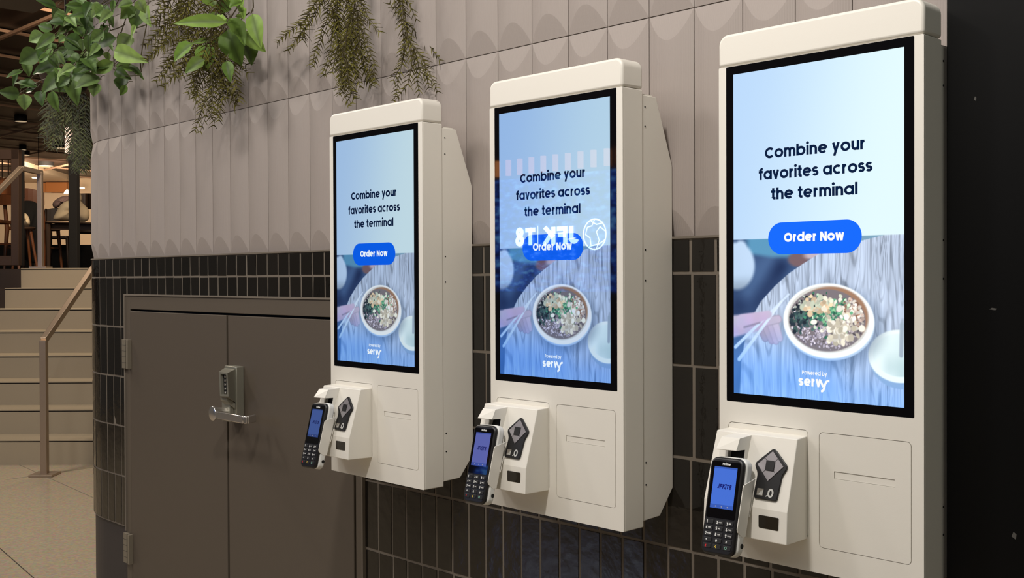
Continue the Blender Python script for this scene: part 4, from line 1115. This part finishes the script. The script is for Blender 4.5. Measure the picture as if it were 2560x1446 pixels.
ivy('broad-leaved ivy spilling out to the left of the clay-clad wall', IV, 3.879, (0, 0), 0.03, GREENS, ST1)
IV2 = [(1130,370,890,430,120),(1270,340,1160,490,140),(1330,210,1270,350,40),(1110,490,1370,580,150),(1050,500,1050,580,70),(1100,600,900,700,110),(1120,640,1340,690,90),
(1090,640,780,690,70),(1120,680,1240,750,90),(1190,750,1180,870,120),(1220,820,1170,920,60),(1250,640,1380,750,60),(1300,60,1180,170,110),(1380,70,1290,260,160),
(1420,60,1440,230,120),(1290,30,1150,60,90),(1200,20,1260,120,90),(1340,0,1400,110,100),(1240,130,1200,60,80)]
ST2 = [[(1210,-80),(1220,180),(1140,420),(1100,560),(1110,640)], [(1440,-80),(1420,250),(1390,400),(1360,600),(1370,700)], [(1060,300),(1150,270),(1210,240)], [(1100,670),(1200,740),(1360,730)], [(1080,130),(1060,230),(1070,300)], [(1300,280),(1420,240)]]
G2 = [(104,132,58),(84,112,44),(122,150,72),(66,90,38),(136,162,84)]
ivy('broad-leaved ivy hanging in front of the clay panels near the left end', IV2, 3.879, (0, 0), 0.075, G2, ST2)
IV3 = [(1850,340,1110,320,180),(1870,440,2040,930,330),(1890,280,2100,620,230),(1660,260,1850,330,120),(1340,660,1060,890,200),(1560,660,1560,1010,280),(1520,900,1230,1060,180),
(1500,960,1580,1080,120),(2240,210,2340,660,220),(2110,480,2400,750,200),(2070,600,2230,910,300),(1700,40,1900,130,250),(2080,30,1900,100,160),(2030,100,2110,240,120),
(1620,600,1330,640,70),(1720,560,1640,640,60),(1980,250,2130,240,60),(1850,920,1900,1200,150),(1600,200,1560,400,120),(1700,200,1640,330,160),(1950,0,2060,120,180),(1560,-40,1680,90,200)]
ST3 = [[(2100,-120),(2040,60),(1900,280),(1840,360),(1700,560),(1560,650)], [(2240,-100),(2250,110),(2210,210)], [(2190,190),(2120,240),(2060,300)], [(1880,380),(1720,640),(1740,720)]]
G3 = [(106,138,52),(118,146,62),(92,122,44),(126,156,70),(84,110,42)]
ivy('large pointed bright green leaves hanging right of the first fern', IV3, 6.024, (260, 0), 0.04, G3, ST3)

def fern(label, stems, y0, colors, m, dens=1.0, nl=17, name='hanging_fern', jitter=0.0, plane=None, seed=3, copies=1):
    rf = random.Random(seed)
    G = (lambda x, y, yy: at_y(x, y, yy)) if plane is None else (lambda x, y, yy: at_d(x, y, plane+yy*1.5))
    p0 = G(stems[0][0][0], stems[0][0][1], y0)
    r = empty(name, p0, label, 'plant', 'plants hanging over the wall')
    bm = BM(); lay = bm.verts.layers.float_color.new('tint'); sb = BM()
    for st_ in stems:
      if plane is None and st_[0][1] <= 0: st_ = [(st_[0][0]+rf.uniform(-12, 12), -330)] + st_
      for cpy in range(copies):
        yy = y0+rf.uniform(-0.06, 0.05)
        j = (rf.uniform(-jitter, jitter), rf.uniform(-jitter, jitter)) if cpy else (0, 0)
        fine = []
        for (x0, y0_), (x1, y1) in zip(st_, st_[1:]):
            n = max(2, int(math.hypot(x1-x0, y1-y0_)/(9/dens)))
            for i in range(n): fine.append((x0+(x1-x0)*i/n+j[0], y0_+(y1-y0_)*i/n+j[1]))
        fine.append((st_[-1][0]+j[0], st_[-1][1]+j[1]))
        W3 = [G(x+rf.uniform(-1, 1), y, yy+0.02*math.sin(i*0.2)) for i, (x, y) in enumerate(fine)]
        tube(sb, W3, [0.0019*(1-0.6*i/len(W3)) for i in range(len(W3))], 5)
        for i in range(1, len(fine)):
            t = i/len(fine); D = (W3[i]-CAM).dot(FWD); px = D/FOC
            tx, ty = fine[i][0]-fine[i-1][0], fine[i][1]-fine[i-1][1]; ll = math.hypot(tx, ty) or 1; tx /= ll; ty /= ll
            for sgn in (-1, 1):
                if rf.random() < 0.08: continue
                ln = nl*(0.55+0.6*math.sin(math.pi*min(1, 0.18+t*0.8)))*rf.uniform(0.7, 1.2)
                a = sgn*math.radians(rf.uniform(48, 74)); dx, dy = tx*math.cos(a)-ty*math.sin(a), tx*math.sin(a)+ty*math.cos(a)
                dep = rf.uniform(-0.5, 0.35)
                c = colors[rf.randrange(len(colors))]; k = rf.uniform(0.6, 1.25); col = tuple(v*k for v in srgb(*c)[:3])+(1,)
                up, fw = UPV, FWD
                dirv = RGT*dx-UPV*dy+FWD*dep*0.6; tv = RGT*tx-UPV*ty
                p = W3[i]; w = 1.6*px; prev = None
                for q in range(5):
                    s_ = q/4
                    c3 = p+dirv*(ln*px*s_)+tv*(ln*px*0.42*s_*s_)
                    side = (dirv.cross(FWD)).normalized()*(w*(1-0.75*s_))
                    a1, a2 = bm.verts.new(c3-side), bm.verts.new(c3+side); a1[lay] = col; a2[lay] = col
                    if prev: bm.faces.new((prev[0], prev[1], a2, a1))
                    prev = (a1, a2)
    child_world(finish('fronds', bm, m, smooth=180), r); child_world(finish('stems', sb, STEM, smooth=60), r)
    return r
FC = [(88,84,34),(66,60,22),(104,100,44),(50,44,16)]
F1 = [[(470,-20),(440,40),(400,75),(368,110)], [(480,-20),(455,60),(420,105),(372,142)], [(500,-20),(490,60),(450,130),(402,200)], [(515,-20),(505,90),(470,150),(412,212)],
 [(540,0),(538,120),(528,200),(505,270),(487,325)], [(550,0),(560,150),(562,220),(548,300)], [(560,60),(580,140),(590,200),(600,245)], [(530,40),(522,150),(530,240),(528,292)],
 [(470,0),(470,90),(425,165)], [(440,-20),(410,30),(382,60)], [(455,10),(430,80),(395,120)], [(500,40),(470,110),(440,190)], [(520,80),(500,170),(470,230)], [(540,90),(550,180),(575,235)],
 [(565,100),(590,160),(612,178)], [(520,100),(490,200),(500,250)], [(420,-20),(400,10),(385,40)], [(545,150),(560,220),(590,255)]]
fern('feathery olive fern tangled among the ivy leaves', F1, 0.07, FC, FERN, nl=21, copies=3, jitter=18, seed=3, dens=0.75)
F2 = [[(800,-10),(760,55),(715,88),(695,106)], [(815,-10),(780,50),(748,90),(727,122)], [(745,60),(760,75),(757,98)], [(830,-10),(820,60),(800,110),(785,165)], [(845,-10),(838,80),(828,140),(812,186)],
 [(850,-10),(850,100),(855,180),(862,225),(878,258)], [(870,-10),(880,90),(882,170),(900,215)], [(890,-10),(908,60),(920,115),(935,160),(938,206)], [(880,10),(868,120),(862,190),(848,232)], [(900,-10),(918,40),(948,78)],
 [(860,-10),(895,100),(915,160),(930,200)], [(840,30),(858,120),(850,200)], [(855,40),(880,120),(890,190)], [(870,60),(860,150),(880,225)], [(895,30),(900,100),(880,160)], [(865,150),(872,215),(885,240)], [(830,20),(845,110),(830,180)], [(900,110),(905,170),(926,212)]]
fern('dense brown-green fern hanging above the farthest kiosk, centre of the ferns', F2, 0.08, FC, FERN, nl=19, copies=2, jitter=7, seed=8, dens=0.85)
F3 = [[(1000,-10),(1005,60),(1010,110),(1000,180),(988,245)], [(1005,-10),(1010,70),(1030,110),(1062,160),(1094,228)], [(1010,50),(1040,80),(1072,112),(1100,150)], [(1015,80),(1030,150),(1020,210),(988,252)],
 [(1020,90),(1040,170),(1048,235)], [(1000,-10),(1025,10),(1040,48)], [(1030,110),(1060,150),(1072,218)], [(985,-10),(990,30),(975,10)], [(995,0),(1003,40),(996,90)], [(1010,20),(1018,90),(1002,130)], [(1035,120),(1050,180),(1068,190)], [(1012,110),(1005,160),(985,200)]]
fern('thin brown fern hanging just above the right end of the farthest kiosk', F3, 0.12, FC, FERN, nl=17, copies=1, seed=12, dens=0.85)
F4 = [[(150,225),(140,300),(128,360)], [(160,230),(155,320),(140,368)], [(175,225),(178,330),(172,390)], [(195,225),(200,330),(205,430)], [(210,240),(212,340),(208,425)], [(185,225),(190,330),(192,420)], [(205,230),(215,300),(216,380)],
 [(130,235),(120,290),(112,320)], [(145,235),(130,310),(110,335)], [(200,260),(195,360),(198,415)], [(215,250),(205,310),(212,400)], [(170,250),(160,300),(150,340)], [(220,250),(222,330),(218,420)]]
fern('dark bushy fern hanging in the gloom beyond the wall end', F4, 0.0, [(70,78,30),(52,58,24),(84,92,40),(44,44,20)], DFERN, nl=19, copies=3, jitter=10, plane=6.0, seed=17)
bk = empty('hanging_basket', at_d(165, 190, 6.0), 'dark basket hidden in the gloom above the far bushy fern', 'planter')
bm = BM(); lathe(bm, (0, 0, -0.08), [(0.10, 0), (0.14, 0.08), (0.15, 0.10)], 16); finish('bowl', bm, M['darkbrown'], bk)
bm = BM(); tube(bm, [(0, 0, 0.0), (0, 0, CZ_-bk.location.z)], 0.006, 6); finish('hanger', bm, M['ceil_black'], bk)
# the long planter box the plants spill from
bm = BM(); box(bm, -3.45, -0.4, -0.06, 0.16, 2.50, 2.74)
tag(finish('planter_box', bm, M['darkbrown'], smooth=0, bevel=0.004), 'long dark planter box on top of the clay-clad wall, above the plants', 'planter')

# ------------------------------------------------------------------ dining level beyond the stairs
def lbox(bm, px0, px1, py0, py1, D, dep, mi=0):
    """box given by its outline in the photograph at forward distance D, going dep further back"""
    q = [at_d(px0, py0, D), at_d(px1, py0, D), at_d(px1, py1, D), at_d(px0, py1, D)]
    prism(bm, q, DH*dep, mi)
# ceiling of dark slats with bronze strips
CZ = CZ_
bm = BM()
y_ = -5.6
box(bm, -34, 4, -5.6, 16, CZ+0.10, CZ+0.14)
o = finish('ceiling', bm, M['ceil_black'], smooth=0); struct(o)
sx = -3.8
XS_ = [-6.6, -7.55, -8.6, -9.83, -11.12, -12.36, -13.55, -14.73, -16.29, -17.4, -18.56, -19.9, -21.3, -22.9, -24.6, -26.4]
for x, x2 in zip(XS_, XS_[1:]):
    sd = Vector((-0.178, 0.984, 0)); wq = 0.03
    A = Vector((x, 1.76+(-8.6-x)*0.338, CZ)); A0 = A-sd*9; A1 = A+sd*16
    bm = BM(); beam(bm, A0+Vector((-(x-x2)/2, 0, 0.05)), A1+Vector((-(x-x2)/2, 0, 0.05)), (x-x2)*0.95, 0.03); finish('slat', bm, M['slat'], o, smooth=0)
    bm = BM(); beam(bm, A0, A1, 0.014, 0.03); finish('edge_strip', bm, M['strip'], o, smooth=0)
for i, (a, b) in enumerate((((0, 96), (116, 47)), ((0, 341), (127, 309)), ((53, 391), (140, 371)), ((118, 424), (166, 413)))):
    A, B = at_z(*a, CZ-0.03), at_z(*b, CZ-0.03); d = (B-A).normalized()
    bm = BM(); beam(bm, A-d*0.5, B+d*0.25, 0.036, 0.03)
    tag(finish('light_track', bm, M['strip'], smooth=0), ['thin bronze light track at the top left corner of the dark ceiling', 'bronze light track crossing the dark ceiling left of the ivy tips',
        'bronze light track ending in a round spotlight, above the window frame', 'short bronze light track far back above the pale soffit'][i], 'light track', 'light tracks under the dark ceiling')
for i, (px, py, w) in enumerate(((57, 388, 0.10), (150, 371, 0.12), (52, 304, 0.07), (57, 375, 0.05), (115, 415, 0.12), (50, 15, 0.03))):
    p = at_z(px, py, CZ-0.05); D = (p-CAM).dot(FWD)
    q = empty('ceiling_spotlight', p, ['round ceiling spotlight right of the brown window frame top', 'round ceiling spotlight at the end of a bronze track', 'small bright ceiling spotlight below the ivy tips',
         'tiny ceiling spotlight near the window frame', 'dark cylindrical ceiling spotlight above the handrail end', 'faint ceiling spotlight at the top left of the ceiling'][i], 'spotlight', 'spotlights in the dark ceiling')
    bm = BM(); lathe(bm, (0, 0, 0.004), [(w*1.3, 0), (w*1.3, 0.10)], 16); finish('housing', bm, M['ceil_black'], q, smooth=40)
    bm = BM(); disc(bm, (0, 0, 0), (0, 0, -1), w*1.25, 18); finish('lens', bm, M['lampdim'] , q, smooth=0)
# pale soffit with downlights, back wall, oak band
SZ2 = 3.72
bm = BM()
sq = [at_z(30, 408, SZ2), at_z(235, 467, SZ2)]
far = [at_d(235, 459, 29.5), at_d(30, 452, 29.5)]
for p in far: p.z = SZ2
prism(bm, [sq[0], sq[1], far[0], far[1]], (0, 0, 0.12))
o = finish('trim_3', bm, M['cream'], smooth=0); struct(o)
bm = BM(); prism(bm, [ST(-18, 27.4, UZ), ST(-5, 27.4, UZ), ST(-5, 27.4, SZ2+0.3), ST(-18, 27.4, SZ2+0.3)], DH*0.2)
o = finish('wall_far', bm, M['cream'], smooth=0); struct(o)
bm = BM(); lbox(bm, 115, 171, 456, 480, 27.0, 0.38); lbox(bm, 96, 116, 457, 480, 27.1, 0.28)
o = finish('trim_4', bm, M['woodband'], smooth=0); struct(o)
for i, (px, py) in enumerate(((91, 446), (201, 472))):
    p = at_d(px, py, 24.5); p.z = SZ2-0.012
    p = at_z(px, py, SZ2-0.012) if (at_z(px, py, SZ2-0.012)-CAM).dot(FWD) < 27 else at_d(px, py, 26.8)
    q = empty('recessed_downlight', p, ['glowing recessed downlight in the pale soffit above the handrail', 'glowing recessed downlight in the pale soffit by the clay-clad wall'][i], 'downlight', 'downlights in the pale soffit')
    bm = BM(); lathe(bm, (0, 0, 0), [(0.10, 0), (0.10, 0.03)], 18); finish('lens', bm, M['lamp'], q, smooth=0)
light('soffit_light', at_d(120, 470, 23.0)+Vector((0, 0, -0.1)), 120, 1.6, at_d(120, 520, 29.0), (1.0, 0.80, 0.60))
light('soffit_fill', at_d(120, 560, 22.0), 18, 1.5, at_d(120, 430, 25.0), (1.0, 0.80, 0.60))  # fill lamp hung in mid room, aimed up at the soffit
for i, (px, py) in enumerate(((97, 480), (168, 481), (54, 459))):
    p = at_d(px, py, 19.0+i)
    q = empty('pendant_lamp', p, ['bright pendant lamp left of the handrail post, over the chair backs', 'bright pendant lamp beside the dark post', 'small bright lamp at the edge of the window frame'][i], 'pendant lamp', 'lit lamps in the dining room')
    w = 0.055 if i < 2 else 0.03
    bm = BM(); lathe(bm, (0, 0, 0), [(w*1.1, -w*0.5), (w*0.9, w*0.1), (w*0.25, w*0.9)], 14); finish('shade', bm, M['lamp'], q)
    bm = BM(); tube(bm, [(0, 0, w*0.8), (0, 0, CZ-p.z+0.03)], 0.006, 6); finish('cord', bm, M['ceil_black'], q)
# dark posts and the brown window partition
def post(px0, px1, py0, D, label, name='post', m='post'):
    a, b = at_d(px0, py0, D), at_d(px1, py0, D); w = (b-a).length
    base = ST(0, 0, 0)*0 + Vector(((a.x+b.x)/2, (a.y+b.y)/2, UZ))
    bm = BM(); prism(bm, [Vector((a.x, a.y, UZ)), Vector((b.x, b.y, UZ)), Vector((b.x, b.y, a.z)), Vector((a.x, a.y, a.z))], DH*w)
    bm2 = bm; r = tag(finish(name, bm2, M[m], smooth=0, bevel=0.006), label, 'post')
    return r
post(169, 190, 300, 10.6, 'dark square post at the head of the stairs, in front of the cream coat', m='blackcloth')
wf = empty('window_partition', Vector((at_d(20, 600, 10.3).x, at_d(20, 600, 10.3).y, UZ)), 'brown framed glazed partition at the left edge of the dining level', 'partition')
bm = BM(); lbox(bm, 27, 46, 374, 664, 10.3, 0.07); child_world(finish('stile', bm, M['post'], smooth=0, bevel=0.004), wf)
bm = BM(); lbox(bm, -60, 46, 374, 398, 10.3, 0.07); child_world(finish('top_rail', bm, M['post'], smooth=0, bevel=0.004), wf)
bm = BM(); lbox(bm, -60, 27, 640, 664, 10.3, 0.07); child_world(finish('bottom_rail', bm, M['post'], smooth=0, bevel=0.004), wf)
bm = BM(); lbox(bm, 46, 53, 374, 664, 10.37, 0.07); child_world(finish('shaded_side', bm, M['ceil_black'], smooth=0), wf)  # side face of the stile, its shade put in as black
bm = BM()
for x in (4.5, 20): lbox(bm, x-0.7, x+0.7, 398, 446, 12.2, 0.02)
for y in (416, 430): lbox(bm, -30, 30, y-0.6, y+0.6, 12.2, 0.02)
tag(finish('window_grid', bm, M['post'], smooth=0), 'thin dark glazing grid seen through the brown partition, against the pale wall', 'glazing grid')
# furniture
def dining_chair(px, D, label, rz, m='chairwood', name='dining_chair', scale=1.0):
    p = at_d(px, 668, D); r = empty(name, (p.x, p.y, UZ), label, 'chair', 'wooden chairs on the dining level', rotz=rz)
    r.scale = (scale,)*3
    bm = BM(); prism(bm, [(x, y, 0.44) for x, y in rrect(-0.22, 0.22, -0.21, 0.21, 0.05, 4)], (0, 0, 0.035)); finish('seat', bm, M[m], r, smooth=0, bevel=0.008)
    for sx_ in (-1, 1):
        bm = BM(); tube(bm, [(sx_*0.19, -0.18, 0.44), (sx_*0.215, -0.22, 0)], [0.021, 0.013], 10); finish('leg', bm, M[m], r)
        bm = BM(); tube(bm, [(sx_*0.20, 0.29, 0.86), (sx_*0.20, 0.21, 0.45), (sx_*0.215, 0.26, 0)], [0.015, 0.024, 0.013], 10); finish('leg', bm, M[m], r)
    bm = BM(); n = 10; pts = []
    front = [(-0.24+0.48*i/n, 0.29-0.06*(1-(2*i/n-1)**2)*-1) for i in range(n+1)]
    lo, hi = 0.70, 0.88
    loop = [(x, y, lo+0.02*(2*i/n-1)**2) for i, (x, y) in enumerate(front)]; 
    for i in range(n):
        (x0, y0), (x1, y1) = front[i], front[i+1]
        prism(bm, [(x0, y0, lo), (x1, y1, lo), (x1, y1, hi-0.05*abs(2*(i+1)/n-1)**3), (x0, y0, hi-0.05*abs(2*i/n-1)**3)], (0, 0.022, 0))
    bmesh.ops.remove_doubles(bm, verts=bm.verts, dist=1e-4); finish('backrest', bm, M[m], r, smooth=40)
    bm = BM(); beam(bm, (-0.2, -0.2, 0.25), (-0.2, 0.23, 0.25), 0.02, 0.02); beam(bm, (0.2, -0.2, 0.25), (0.2, 0.23, 0.25), 0.02, 0.02); finish('stretcher', bm, M[m], r, smooth=0)
    return r
dining_chair(-46, 10.8, 'wooden chair behind the partition at the left edge, its back leg in view', -0.764, scale=1.04)
dining_chair(86, 12.0, 'brown wooden chair with a curved back under the black coat', -2.33)
dining_chair(140, 13.9, 'dark wooden chair right of the handrail post, back turned', 0.95, m='darkwood', scale=0.95)
dining_chair(226, 13.0, 'dark wooden chair half hidden by the clay-clad wall end', -2.0, m='darkwood', scale=1.02)
bm = BM(); lbox(bm, -60, 260, 612, 672, 15.5, 0.5); bb_ = bm
for v in bm.verts: v.co.z = max(v.co.z, UZ)
tag(finish('dark_block', bm, M['blackcloth'], smooth=0, bevel=0.03), 'added dark block that darkens the view behind the dining tables', 'backdrop')  # added block that darkens the room between the furniture legs
tp = at_d(185, 668, 11.9)
tb = empty('dining_table', (tp.x, tp.y, UZ), 'dark wooden dining table carrying the cream coat', 'table')
bm = BM(); prism(bm, [at_d(112, 553, 11.6), at_d(250, 557, 11.6), at_d(250, 561, 11.6), at_d(112, 557, 11.6)], DH*0.75); child_world(finish('table_top', bm, M['darkwood'], smooth=0, bevel=0.006), tb)
for px, D in ((120, 11.65), (238, 11.65), (124, 12.3), (236, 12.3)):
    a = at_d(px, 557, D); bm = BM(); tube(bm, [a, Vector((a.x, a.y, UZ))], [0.03, 0.02], 10); child_world(finish('leg', bm, M['darkwood']), tb)
bm = BM(); lbox(bm, 122, 242, 560, 575, 11.7, 0.03); child_world(finish('apron', bm, M['darkwood'], smooth=0), tb)
def drape(name, pxs, D, thick, m, label, cat, folds=5, seed=1):
    """soft heap of cloth: outline in the photograph, inflated and creased"""
    rg = random.Random(seed); n = len(pxs); cx = sum(p[0] for p in pxs)/n; cyy = sum(p[1] for p in pxs)/n
    bm = BM(); R_ = 7; rings = []
    for side in (-1, 1):
        for k in range(R_):
            t = k/(R_-1) if side < 0 else 1-k/(R_-1)
            if side > 0 and k == 0: continue
            ring = []
            for i, (x, y) in enumerate(pxs):
                f = 0.04+0.96*math.sin(t*math.pi/2); px, py = cx+(x-cx)*f, cyy+(y-cyy)*f
                z = side*math.cos(t*math.pi/2)*thick*(1+0.28*math.sin(folds*2*math.pi*i/n+t*2))
                ring.append(bm.verts.new(at_d(px, py, D+z)))
            rings.append(ring)
    for a, b in zip(rings, rings[1:]):
        for i in range(n): bm.faces.new((a[i], a[(i+1) % n], b[(i+1) % n], b[i]))
    bm.faces.new(rings[0][::-1]); bm.faces.new(rings[-1])
    bmesh.ops.recalc_face_normals(bm, faces=bm.faces)
    o = finish(name, bm, m, smooth=180); s = o.modifiers.new('sub', 'SUBSURF'); s.levels = 1; s.render_levels = 1
    return tag(o, label, cat)
drape('cream_coat', [(150,510),(166,502),(182,498),(196,496),(208,508),(214,516),(224,522),(226,556),(200,556),(170,552),(142,551),(128,550),(138,535)], 11.75, 0.12, M['coatcream'], 'cream coat heaped on the dining table behind the dark post', 'coat', 4)
drape('mauve_scarf', [(138,500),(150,492),(168,488),(176,492),(176,504),(160,508),(148,518),(138,523),(131,517),(130,508)], 11.9, 0.09, M['mauve'], 'mauve scarf bunched on top of the cream coat', 'scarf', 3, 2)
drape('cream_hood', [(186,482),(196,480),(204,486),(206,500),(202,510),(190,504),(184,494)], 12.0, 0.08, M['coatcream'], 'cream hood rising behind the dark post', 'coat', 2, 5)
drape('black_coat', [(46,504),(64,500),(86,502),(99,512),(103,545),(104,600),(107,660),(72,662),(46,640),(44,580),(44,530)], 11.55, 0.12, M['blackcloth'], 'black coat hanging over the chair left of the handrail post', 'coat', 3, 3)
drape('white_bag', [(52,538),(60,531),(68,535),(75,548),(76,560),(72,567),(60,566),(52,564)], 11.1, 0.08, M['coatcream'], 'white bag resting on the stool beside the black coat', 'bag', 2, 4)
light('dining_fill', ST(-3.6, 8.6, 3.7), 70, 0.4, ST(-4.5, 11.8, 1.9), (1.0, 0.80, 0.58))  # added fill out of view, brightens coats and chairs
pb_ = at_d(167, 380, 7.6); bm = BM(); lbox(bm, 162, 174, 318, 382, 7.6, 0.05)
tag(finish('backlit_panel', bm, mat('backlit_pale_panel', srgb(250, 220, 205), 0.5, emit=srgb(255, 214, 190), estr=0.9), smooth=0), 'narrow lit pale panel glimpsed through the dark bushy fern', 'light panel')
sp = at_d(62, 668, 11.1); so = empty('stool', (sp.x, sp.y, UZ), 'small wooden stool under the white bag', 'stool')
bm = BM(); zt_ = at_d(62, 567, 11.1).z; lathe(bm, (0, 0, zt_-UZ-0.03), [(0.10, 0), (0.11, 0.015), (0.10, 0.026)], 18); finish('seat', bm, M['darkwood'], so)
for q in range(4):
    a = math.pi/4+q*math.pi/2; bm = BM(); tube(bm, [(0.06*math.cos(a), 0.06*math.sin(a), zt_-UZ-0.03), (0.13*math.cos(a), 0.13*math.sin(a), 0)], [0.016, 0.012], 8); finish('leg', bm, M['chairwood'], so)
